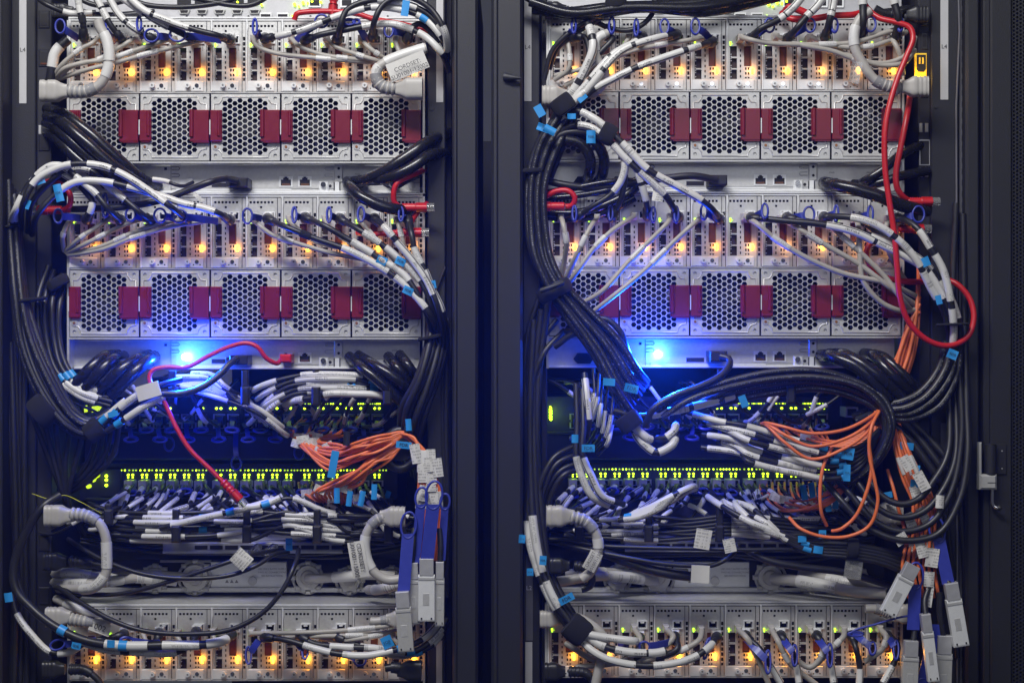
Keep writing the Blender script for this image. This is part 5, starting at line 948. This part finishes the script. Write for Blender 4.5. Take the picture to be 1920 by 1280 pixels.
# second panel
cab('B', '1350,668,24 1366,672,30 1368,684,40 1350,705,54 1310,725,64 1260,744,70 1222,770,70 1210,800,60', 'black cable dropping from the second panel plug with blue glints, right rack', r=6.5); build('plug_housing', MB().box(1331, 658, 1364, 678, 26, PD, True, 2), 'black_plastic', bpy.data.objects['black_cable.%03d' % (sum(1 for o_ in bpy.data.objects if o_.name.startswith('black_cable'))-1)])
cab('B', '1110,596,40 1140,600,44 1165,625,46 1174,650,40 1180,668,10', 'short black cable hooking into the second panel beside the blue lamp', r=6)
cab('B', '1060,620,30 1100,632,50 1140,660,60 1175,700,60 1210,720,40', 'black cable bowing across the main trunk under the second panel', r=6)
cab('B', '1040,650,30 1080,625,46 1130,640,50 1160,680,50 1190,740,30', 'black cable humping over the trunk beside the second panel', r=6)
for i, p in enumerate(('1540,666,-25 1560,668,30 1610,690,60 1650,730,60 1680,760,40', '1555,664,-25 1590,668,40 1640,700,66 1690,745,50', '1620,662,-25 1640,668,30 1670,700,60 1710,740,40', '1640,664,-25 1660,672,20 1690,700,40 1720,730,30')): cab('P', p, '%s thick black cord falling from the second panel into the knot, right rack' % ORD[i], r=12 if i < 2 else 10, group='cords falling into the knot of right rack')
# black arcs into the loop
fanout('BP', '1210,790,60 1260,750,66 1350,718,60 1450,698,60 1530,696,64 1600,712,70 1650,742,76 1672,780,80 1668,830,80 1640,872,70 1600,900,50', '1340,760,10 1400,745,20 1460,735,20 1530,730,30 1590,740,40 1640,765,50 1660,800,56 1650,850,50 1610,890,40 1580,910,30 1560,920,20', 5, '{o} black cable sweeping over the upper switch into the knot, right rack', j=3, dd=8, r=6.2, group='cables sweeping into the knot of right rack')
fanout('BP', '1775,640,60 1760,690,64 1725,735,66 1690,752,64 1650,760,50 1600,780,20', '1800,640,60 1795,700,64 1760,760,70 1710,785,70 1670,785,60 1620,800,20', 4, '{o} black cable curving in from the red loop to the knot', j=2, dd=6, r=6.8, group='cables curving in from the red loop')
fanout('B', '1792,380,20 1788,560,24 1798,700,50 1802,820,70 1784,920,86 1745,980,90 1690,996,90 1640,975,80 1590,920,60 1560,890,20', '1806,400,10 1808,600,20 1812,760,50 1814,850,70 1800,935,86 1760,1000,92 1695,1012,92 1630,990,80 1575,935,60 1545,900,20', 2, '{o} dark cable in the big loop hanging at the right post', j=1.5, dd=5, r=6.2, group='big hanging loop of right rack')
fanout('B', '1790,720,30 1790,860,70 1764,925,84 1730,958,90 1690,970,90 1650,955,80 1610,905,60 1590,870,30', '1780,720,20 1776,850,60 1748,905,74 1722,935,80 1690,945,80 1655,930,70 1625,890,50 1610,860,20', 2, '{o} dark cable in the inner part of the hanging loop, right post', j=2, dd=5, r=6.2, group='inner hanging loop of right rack')
fanout('B', '1670,790,30 1710,830,40 1750,880,50 1784,925,50', '1700,780,20 1740,820,30 1778,865,40 1800,900,40', 3, '{o} dark cable crossing diagonally under the knot to the loop', j=2, r=7.5, group='diagonal cables under the knot')
fanout('B', '1690,860,10 1720,900,20 1740,960,20 1750,1040,10 1770,1180,0', '1800,950,10 1806,1050,10 1812,1150,0 1815,1330,0', 4, '{o} dark cable dropping to the floor inside the right post', j=3, r=5.5, group='dropping cables at the right post')
# orange
for i in range(7):
    t = i/6; cab('O', [(1722+t*3, 500+i*14, 10+i*3), (1724-t*20+random.uniform(-4, 4), 600, 20+(i%3)*6), (1712-t*30+random.uniform(-4, 4), 660, 24+(i%3)*6), (1698-t*36+random.uniform(-5, 5), 720, 26+(i%3)*7), (1670-t*26, 775, 30), (1640, 830, 40)], '%s orange fibre in the upright run left of the right post' % ORD[i], r=3.6, group='upright orange run of right rack')
for i in range(3):
    t = i; cab('O', [(1720-t*3, 590, 16), (1706-t*4, 650, 24), (1684-t*5, 710, 30), (1660-t*6, 755, 50), (1626, 785+t*12, 86), (1580, 806+t*18, 96), (1520, 812+t*24, 96), (1470, 800+t*14, 90), (1440, 793+t*3, 70), (1428, 794, 20)], '%s orange fibre arching across the sleeves towards the upper switch' % ('upper', 'middle', 'lower')[i], group='orange arches of right rack', r=3.2)
cab('O', '1722,610,14 1700,680,24 1672,735,40 1634,800,90 1630,850,96 1640,900,100 1646,940,100 1630,985,96 1590,1005,92 1540,1005,90 1500,990,84 1480,970,60', 'orange fibre in a great outer loop across the sleeves, right rack', r=3.3)
cab('O', '1718,620,10 1690,690,20 1662,740,40 1630,820,90 1634,880,96 1622,930,98 1602,970,94 1575,992,90 1560,995,80', 'orange fibre in a smaller loop ending at the clip, right rack', r=3.3); cab('O', '1560,838,86 1545,870,92 1538,910,96 1540,960,94 1550,985,80', 'short upright orange fibre left of the great loop', r=3.3)
for i in range(10):
    t = i/9; cab('O', [(1420+t*125, 786, -215), (1435+t*110, 806, -120), (1500+t*70, 830+random.uniform(-8, 14), -30), (1570+t*30, 842-t*26, 10), (1630, 830-t*30, 20), (1662, 790, 10)], '%s orange fibre from upper switch behind the arches, right rack' % ORD[i], '.2-.28-w' if i % 2 else '', flags=[(1470+t*95, 812+random.uniform(-8, 20), 28, 15, random.uniform(-14, 24), 'w')] if i % 2 == 0 else (), group='upper orange fibres of right rack', r=2.7)
for i in range(11):
    t = i/10; cab('O', [(1425+t*115, 905, -215), (1430+t*110, 925, -120), (1470+t*70, 945+random.uniform(-14, 18), -20), (1545+t*20, 945-t*30+random.uniform(-10, 10), 30), (1600, 900-t*10, 40), (1650, 850, 30), (1680, 800, 20)], '%s orange fibre from lower switch up to the knot, right rack' % ORD[i], flags=[(1455+t*95, 938+random.uniform(-12, 26), 28, 17, random.uniform(-8, 26), 'w')] if i % 2 == 0 else [(1500+t*75, 930+random.uniform(-16, 22), 13, 34, random.uniform(-10, 40), 'b')], group='lower orange fibres of right rack', r=2.7)
for i in range(7):
    t = i/6; cab('O', [(1672+t*14, 795, 30), (1680+t*22+random.uniform(-4, 4), 850-t*8, 50+(i%3)*6), (1694+t*38, 900, 54+(i%3)*6), (1712+t*40, 945, 58+(i%2)*7), (1704+t*48, 1000, 60+(i%3)*6), (1692+t*60, 1060, 70), (1704+t*56, 1120, 70)], '%s orange fibre dropping through the loop to the hanging transceivers, right rack' % ORD[i], '.2-.3-w' if i % 2 else '',
        flags=[(1704+t*30+random.uniform(-8, 8), 870+(i*53) % 170, random.uniform(17, 22), random.uniform(28, 38), random.uniform(-32, -8), 'w')]+([(1700+t*24, 836+i*14, 30, 16, 6, 'b')] if i in (0, 3, 5) else []), group='dropping orange fibres of right rack', r=3.2)
cab('O', '1664,880,30 1675,915,50 1685,955,56 1694,985,50 1704,1020,60 1720,1060,60', 'single orange fibre crossing the hidden plug, right rack', flags=[(1673, 958, 18, 32, -14, 'w'), (1662, 928, 26, 13, -10, 'b')], r=3.2)
for i, (x, y, w_, h_, a_) in enumerate(((1700, 868, 20, 32, -28), (1728, 902, 22, 40, -28), (1728, 1030, 20, 32, -16), (1748, 1045, 26, 38, 8), (1742, 1085, 20, 30, 4), (1762, 940, 16, 26, 4), (1690, 1010, 26, 22, -30), (1742, 1118, 15, 42, 8))):
    o = flag(None, x, y, w_, h_, a_, 'w', 96); tag(o, '%s from the top of the white printed flags hanging below the knot' % ORD[i], 'tag', 'white flags below the knot')
# switch cables of the right rack
c2 = [x+834 for x in seg(240, 705)]
for i, x in enumerate(c2):
    if x < 1300: dx, lanes, xe = random.uniform(-70, -30), (972, 984, 996), 1080
    elif x < 1440: dx, lanes, xe = random.uniform(30, 90), (975, 990, 1005), 1600
    else: dx, lanes, xe = random.uniform(10, 60), (985, 1000, 1012), 1620
    if i < 14: swcab(x, 910, dx, lanes, xe, 'sleeved cable with blue ring tab, %s from left on lower switch of right rack' % ORD[i], group='sleeved cables on the lower switch of right rack')
    tabstub(x+5, 788, (800 if i % 2 else 820), 'blue ring tab, %s from left beneath upper switch of right rack' % ORD[i], 'ring tabs beneath the upper switch of right rack')
for i in range(6):
    cab('B', [(1310+(i*29)%60-20, 776+i*13+random.uniform(-4, 4), 20), (1350+i*8, 786+i*12+random.uniform(-4, 4), 50), (1400, 798+i*13, 60+(i%3)*8), (1450, 813+i*13, 60+(i%3)*8), (1510, 830+i*12, 66+(i%2)*8), (1560, 842+i*11, 72), (1610, 838+i*8, 66), (1650, 805, 50)], '%s from the top of the white sleeves pointing left over the cover, right rack' % ORD[i], '%.2f-%.2f %.2f-%.2f' % (.03, .2+(i*3%5)*.03, .3+(i*3%5)*.03, .56+(i%2)*.06), tags='.7' if i%2 else '.66', group='sleeves pointing left in right rack', r=5)
for i in range(5):
    cab('B', [(1320+(i*31)%75, 926+(i*7)%15, -60), (1356+i*14, 950+(i*9)%16, 30), (1410+i*9, 980+(i*5)%14, 66), (1460+i*4, 998+i*4, 70), (1520, 1016+i*5, 72), (1590, 1020+i*6, 74), (1650, 1030+i*6, 70), (1705, 1046+i*8, 60), (1760, 1080+i*6, 20)], '%s from the top of the sleeves descending to the black strap, right rack' % ORD[i], '%.2f-%.2f %.2f-%.2f' % (.04+.02*(i%2), .17+.03*(i%3), .25+.02*(i%3), .36+.03*(i%2)), tags='.45' if i in (1, 3) else '', group='descending sleeves of right rack', r=5.2)
velcro(1598, 1028, 5, 40, 20, 76, 'black strap round the descending cables above the wrapped tag'); o = flag(None, 1600, 1066, 32, 36, 8, 'c', 74); tag(o, 'crumpled white film tag below the black strap of right rack', 'tag')
for i in range(6):
    cab('B', [(1160+i*4, 975-i*2, 30), (1200+i*3, 968-i*3, 44), (1240+i*4, 950-i*4, 48), (1275+i*4, 928-i*3, 30), (1290+i*3, 918, -60)], '%s white sleeve of the fan rising rightwards over the fingers, right rack' % ORD[i], '.05-.4-t .45-.85', tags='.02' if i == 2 else '', group='rising sleeve fan of right rack', r=5.4)
for i in range(6):
    y = 972+i*7; cab('B', [(1090, y, -20), (1150, y+2, 0), (1215, y+(6 if i % 2 else -4), 8), (1290, y+2, 10), (1370, y-6, 8), (1450, y, 0), (1540, y+10, -10)], '%s from the top of the level sleeved cables in the lower manager, right rack' % ORD[i], '%.2f-%.2f .62-.78' % (.08+.05*(i%3), .26+.06*(i%2)), group='level cables of right rack', r=4.2)
for i, (p, s_) in enumerate((('1180,790,66 1196,806,74 1215,822,76 1222,824,70', '.1-.95-t'), ('1185,800,60 1200,825,70 1228,848,76 1240,846,76 1262,832,76 1268,812,60', '.1-.48-l .56-.9-t'), ('1232,822,60 1245,822,70 1262,810,70 1268,795,40', '.3-.9-l'), ('1150,770,60 1200,780,60 1260,770,50 1340,752,40 1380,740,30', '.3-.6-b .64-.98-w'))):
    cab('B', p, '%s white sleeve curling out of the trunk end under the blue lamp, right rack' % ORD[i], s_, group='curling sleeves at the trunk end', r=6.6)
velcro(1180, 790, 55, 46, 30, 80, 'black wrap at the end of the main trunk, right rack')
for i, (p, s_) in enumerate((('1080,720,20 1082,800,40 1080,850,50 1090,890,54 1110,930,50 1150,950,20', '.5-.95-t'), ('1092,730,20 1094,800,46 1092,850,56 1108,890,60 1130,930,54 1170,945,30', '.5-.9-l'), ('1096,700,10 1100,740,30 1104,790,34 1100,820,20', '.1-.7-l'))):
    cab('B', p, '%s of the upright sleeved cables hanging left of the trunk end' % ORD[i], s_, group='upright sleeves left of the trunk end', r=6)
fanout('b', '1110,690,20 1112,740,30 1100,790,20 1085,840,10', '1160,750,20 1150,800,30 1140,830,20 1120,850,-40', 6, '{o} loose thin cable tangled behind the trunk end, right rack', j=8, r=3.4, sl='.3-.6-l', group='tangled leads behind the trunk end')
fanout('B', '985,620,10 986,760,20 990,900,30 992,1000,40 1006,1060,50 1030,1120,60 1070,1180,70', '1030,560,20 1010,700,20 1008,860,30 1016,960,40 1030,1060,50 1056,1120,60 1090,1175,66', 4, '{o} black margin cable running down beside the middle posts, right rack', j=2, dd=5, r=7, sl=lambda i: '.62-.8-t .83-.92-t' if i in (0, 1) else '', group='margin cables of right rack')
fanout('B', '1010,560,10 990,620,10 985,700,10 1000,800,0', '1060,620,10 1020,660,20 1000,720,20 1000,820,10', 4, '{o} black cable looping outwards below the wide clip, right rack', j=3, group='outward loops of right rack')
fanout('B', '1090,830,10 1040,860,30 1010,920,30 1004,1000,20', '1110,880,0 1060,890,20 1030,930,20 1020,1000,10', 4, '{o} black cable bending down behind the hanging pair, right rack', j=4, group='bending cables of right rack')
# lower right rack plugs
gplug(1024, 967, 1, 'large grey power cord plugged low beside the middle posts', '1068,968 1095,975 1115,995 1122,1020 1118,1050 1104,1075 1090,1085', d=78, sl='.45-.56-t', tagf=lambda o, C: (lambda f_: (text('CORDSET:', 6, 1106, 1050, 101, 'ink', f_, -62), text('SU01001-13002', 6, 1117, 1052, 101, 'ink', f_, -62)))(flag(o, 1111, 1051, 36, 24, -62, 'p', 94)))
gplug(1030, 1060, 1, 'dark power cord hooking tightly round beside the grey one', '1076,1060 1098,1064 1110,1080 1106,1098 1090,1104', m='black_plastic', d=60, s=.75)
cab('GP', '1020,1092,10 1060,1088,20 1110,1080,10 1180,1082,-40 1230,1090,-80', 'grey power cord with bar-coded wrap to the first locking socket, right rack', '.5-.85-b', r=9.5); cab('GP', '1060,1075,0 1110,1072,0 1170,1074,-60 1225,1080,-80', 'grey power cord just above the bar-coded one, right rack', '.2-.4-b', r=8.5)
cab('GP', '1448,1083,-85 1462,1085,-75 1490,1088,-60 1540,1096,-20 1600,1108,10 1660,1112,20', 'grey power cord with printed sleeve from the big right locking plug', '.24-.6-t', r=11); cab('GP', '1500,1076,-90 1550,1084,-50 1600,1094,-20 1660,1104,-10', 'grey power cord with bar-coded sleeve just above the printed one', '.35-.75-b', r=10)
cab('GP', '1590,1070,10 1600,1085,10 1630,1098,0 1660,1100,-10', 'grey power cord curling from the wrapped film tag', r=9)
gplug(1690, 962, -1, 'grey ribbed power plug half hidden behind the orange fibres', '1650,962 1630,960 1612,950', d=10, s=1.05)
gplug(1715, 1150, -1, 'grey power plug with clear tip above the last bottom node, right rack', '1668,1148 1640,1140 1622,1140', d=30, s=.9)
for i, (p, r_) in enumerate((('1010,1010,20 1060,1012,40 1120,1022,60 1200,1026,70 1300,1028,76 1400,1030,80 1480,1030,70 1560,1040,40', 4), ('1030,1015,20 1100,1030,60 1180,1046,80 1240,1056,84 1300,1060,84 1340,1058,80 1372,1040,70 1385,1020,50', 4.4), ('1060,1005,20 1130,1035,60 1200,1062,70 1260,1076,72 1320,1082,60', 9), ('1090,1010,20 1150,1045,50 1220,1064,60 1290,1070,60', 4), ('1400,1030,60 1440,1050,70 1500,1062,70 1580,1072,60 1680,1100,20', 7))):
    cab('b', p, '%s dark cable slanting over the power shelf of right rack' % ORD[i], r=r_, group='dark cables over the power shelf of right rack')
o = flag(None, 1318, 1010, 32, 40, 10, 'w', 96); tag(o, 'white tag with printed lines above the rating plate, right rack', 'tag'); o = flag(None, 1313, 1076, 33, 32, 3, 'p', 98); tag(o, 'blank white tag folded over the dark cables, right rack', 'tag'); o = flag(None, 1368, 1022, 24, 28, -12, 'w', 94); tag(o, 'small white warning tag beside the printed one, right rack', 'tag')
# bottom row, right rack
cab('B', '1075,1165,66 1100,1190,80 1130,1210,90 1180,1222,96 1230,1223,96 1250,1219,94', 'white-sleeved cable ending in a printed tip over the bottom row', '.2-.4-b .5-.8-l .82-.98-t', r=6.6); cab('B', '1060,1160,66 1095,1185,86 1140,1195,90 1190,1201,90 1188,1201', 'shorter white-sleeved cable above it over the bottom row, right rack', '.3-.98-t', r=6.2)
cab('B', '1070,1175,60 1105,1215,86 1140,1235,96 1200,1247,98 1250,1245,98 1300,1232,92 1330,1212,80 1344,1195', 'lowest white-sleeved cable, ending at the fifth bottom node of right rack', '.12-.44-l .54-.8-t .84-.92-t', end=q, tab=(1325, 1215, 4, 20, 1336, 1196, 70, 40, 14), group=SB, r=6)
velcro(1082, 1180, 40, 52, 40, 80, 'broad black wrap round the margin cables above the bottom row, right rack')
for i in (2, 3, 5, 6, 7, 8, 9):
    x = NX(1, 2, i)+41; p = {2: '1190,1235,60 1205,1222 %d,1196', 3: '1230,1235,60 1270,1215 %d,1194', 5: '1470,1290,70 1440,1240 1424,1215 %d,1192', 6: '1500,1290,80 1492,1240 1482,1214 %d,1192', 7: '1565,1290,80 1558,1245 1548,1214 %d,1192', 8: '1610,1300,80 1612,1250 1605,1215 %d,1192', 9: '1650,1290,80 1680,1232 1682,1205 %d,1192'}[i] % x
    tb = {2: (1188, 1212, 12, 9, 1160, 1210), 3: (1208, 1212, 10, 10, 1265, 1200), 5: (1440, 1240, 5, 22, x, 1196), 6: (1490, 1228, 5, 20, x, 1194), 7: (1556, 1228, 5, 22, x, 1194), 8: (1636, 1215, 6, 12, 1600, 1185), 9: (1680, 1218, 5, 18, x, 1192)}[i]
    cab('B', p, lab('black cable with blue tab', i, BR), '.1-.4-l' if i > 4 else '', tab=(*tb, 84, 50), end=q, group=SB, d=70)
for i, (p, k) in enumerate((('1060,1205,30 1120,1238,60 1180,1235 1200,1200 1190,1180', 2), ('1080,1250,50 1180,1238 1240,1216 1262,1195 1250,1180', 3), ('1200,1240,60 1270,1222 1310,1200 1316,1182', 4), ('1445,1290,60 1415,1220 1400,1195 1386,1182', 5), ('1540,1290,60 1480,1240 1458,1200 1448,1182', 6), ('1530,1245,60 1560,1215 1580,1195 1584,1182', 8), ('1620,1240,60 1655,1215 1662,1195 1652,1180', 9), ('1490,1235,50 1520,1250 1545,1215 1520,1182', 7))):
    cab('G', p, lab('grey network cable among the curled leads', k, BR), '.5-.62-t', end='e', d=60, group=GB, r=5.4)
cab('GP', '1060,1150,50 1090,1160,60 1120,1180,66 1135,1200,66 1128,1230,70 1115,1290,70', 'grey power cord plunging past the first bottom node of right rack', r=9)
gplug(1012, 1160, 1, 'grey ribbed plug behind the broad wrap, right rack', '1062,1158 1090,1162 1115,1175 1130,1188', d=30, s=.8)
gplug(1020, 1258, 1, 'black power plug at the bottom corner beside the middle posts', '1066,1258 1100,1262 1120,1290', m='black_plastic', d=60, s=.8, kind='B', R=7)
# transceivers
xcvr(1712, 1058, 1664, 1150, 30, 110, 'tilted silver transceiver pointing down-left, highest of the group in right rack', body='b')
xcvr(1782, 1092, 1802, 1210, 28, 104, 'silver transceiver at the right post hanging from a long blue strap', [(1760, 1008, 90), (1778, 1094, 100)], body='b')
xcvr(1734, 1150, 1750, 1276, 20, 116, 'slim silver transceiver hanging edge-on in the middle of the group, right rack', body='b')
xcvr(1708, 1200, 1704, 1310, 28, 110, 'silver transceiver cut by the picture bottom under a short blue strap, right rack', [(1716, 1095, 96), (1712, 1180, 104)])
xcvr(1770, 1190, 1766, 1320, 30, 90, 'dull silver transceiver behind the slim one at the picture bottom', [(1730, 1280, 90), (1758, 1170, 92)])
for i, p in enumerate('1716,1140,90 1716,1170,96 1712,1205,104|1742,1100,90 1734,1125,100 1736,1155,112|1762,1110,90 1762,1150,90 1768,1195,90|1760,1060,80 1770,1080,90 1782,1096,100'.split('|')): cab('B', p, '%s dark strain sleeve above the hanging transceivers of right rack' % ORD[i], r=5.5, group='transceiver tails of right rack')
o = build('pull_tab', MB().tube(spline(parse('1594,1188 1600,1182 1640,1170 1690,1156 1724,1152', 100)), 2, 8).tube([A(1604+14*math.cos(a), 1188+4*math.sin(a), 100) for a in np.linspace(0, 6.28, 20)], 2, 8, False), 'blue_tab'); tag(o, 'thin blue pull cord stretched over the eighth bottom node, right rack', 'pull tab')

# ================================================================ the tangle in the switch bays
random.seed(21)
def tangle(x0, x1, n, where, up, rk):
    for i in range(n):
        x = x0+(x1-x0)*(i+.5)/n+random.uniform(-12, 12); s_ = (-1 if (x-x0)/(x1-x0) < .48 else 1)*(1 if random.random() < .86 else -1); L = random.uniform(40, 130)
        if up: pts = [(x, 792, -215), (x+s_*6, 792+random.uniform(-6, 8), -120), (x+s_*L*.35, 778+random.uniform(-14, 12), -60), (x+s_*L*.7, 748+random.uniform(-14, 14), -40), (x+s_*L*1.1, 722+random.uniform(-10, 12), -40), (x+s_*L*1.5, 712+random.uniform(-8, 10), -90)]
        else: pts = [(x, 908, -215), (x+s_*8, 918+random.uniform(0, 12), -110), (x+s_*L*.3, 940+random.uniform(-6, 6), -50), (x+s_*L*.75, 966+random.uniform(-8, 14), -10), (x+s_*L*1.15, 985+random.uniform(-16, 20), -14), (x+s_*L*1.6, 990+random.uniform(-12, 18), -60)]
        a = random.uniform(.3, .5); st = random.choice('tlltw')
        cab('B', pts, '%s from left of the slim leads tangled %s of %s' % (ORD[i], where, rk), '%.2f-%.2f-%s %.2f-%.2f-t' % (a, a+random.uniform(.1, .18), st, a+.24, a+.24+random.uniform(.06, .14)) if random.random() < .75 else '', group='slim leads tangled %s of %s' % (where, rk), r=random.uniform(2.6, 4.0), n=8)
tangle(205, 720, 20, 'above the upper switch', True, 'left rack'); tangle(220, 720, 30, 'below the lower switch', False, 'left rack')
tangle(1130, 1600, 16, 'above the upper switch', True, 'right rack'); tangle(1100, 1600, 30, 'below the lower switch', False, 'right rack')
for r, (a, z) in enumerate(((150, 760), (1030, 1640))):
    for i in range(5):
        y = 1008+i*7; q_ = random.uniform(0, 40)
        cab('b', [(a, y-20, -40), (a+90+q_, y+random.uniform(-6, 12), -70), ((a+z)/2, y+random.uniform(2, 10), -90), (z-120-q_, y+random.uniform(-4, 16), -70), (z, y-10, -40)], '%s from the top of the slack dark leads over the power shelf, %s' % (ORD[i], RK[r]), group='slack leads over the power shelf of '+RK[r], r=random.uniform(2.6, 4.4), n=8)
# added scattering volume that imitates lens bloom round the blue beacons
hz = bpy.data.materials.new('bloom_haze'); hz.use_nodes = True; nt = hz.node_tree; nt.nodes.remove(nt.nodes['Principled BSDF'])
v = nt.nodes.new('ShaderNodeVolumePrincipled'); v.inputs['Density'].default_value = .009; v.inputs['Color'].default_value = (.8, .85, 1, 1); v.inputs['Anisotropy'].default_value = .72
nt.links.new(v.outputs[0], nt.nodes['Material Output'].inputs['Volume']); M['bloom_haze'] = hz
b = MB(); b.add([(x/S, y/S, z/S) for x in (-2.2, 2.2) for y in (-2.8, 1.4) for z in (-2.2, 2.4)], [(0, 1, 3, 2), (4, 6, 7, 5), (0, 4, 5, 1), (2, 3, 7, 6), (0, 2, 6, 4), (1, 5, 7, 3)])
tag(build('bloom_haze', b, 'bloom_haze'), None, None, None, 'stuff')
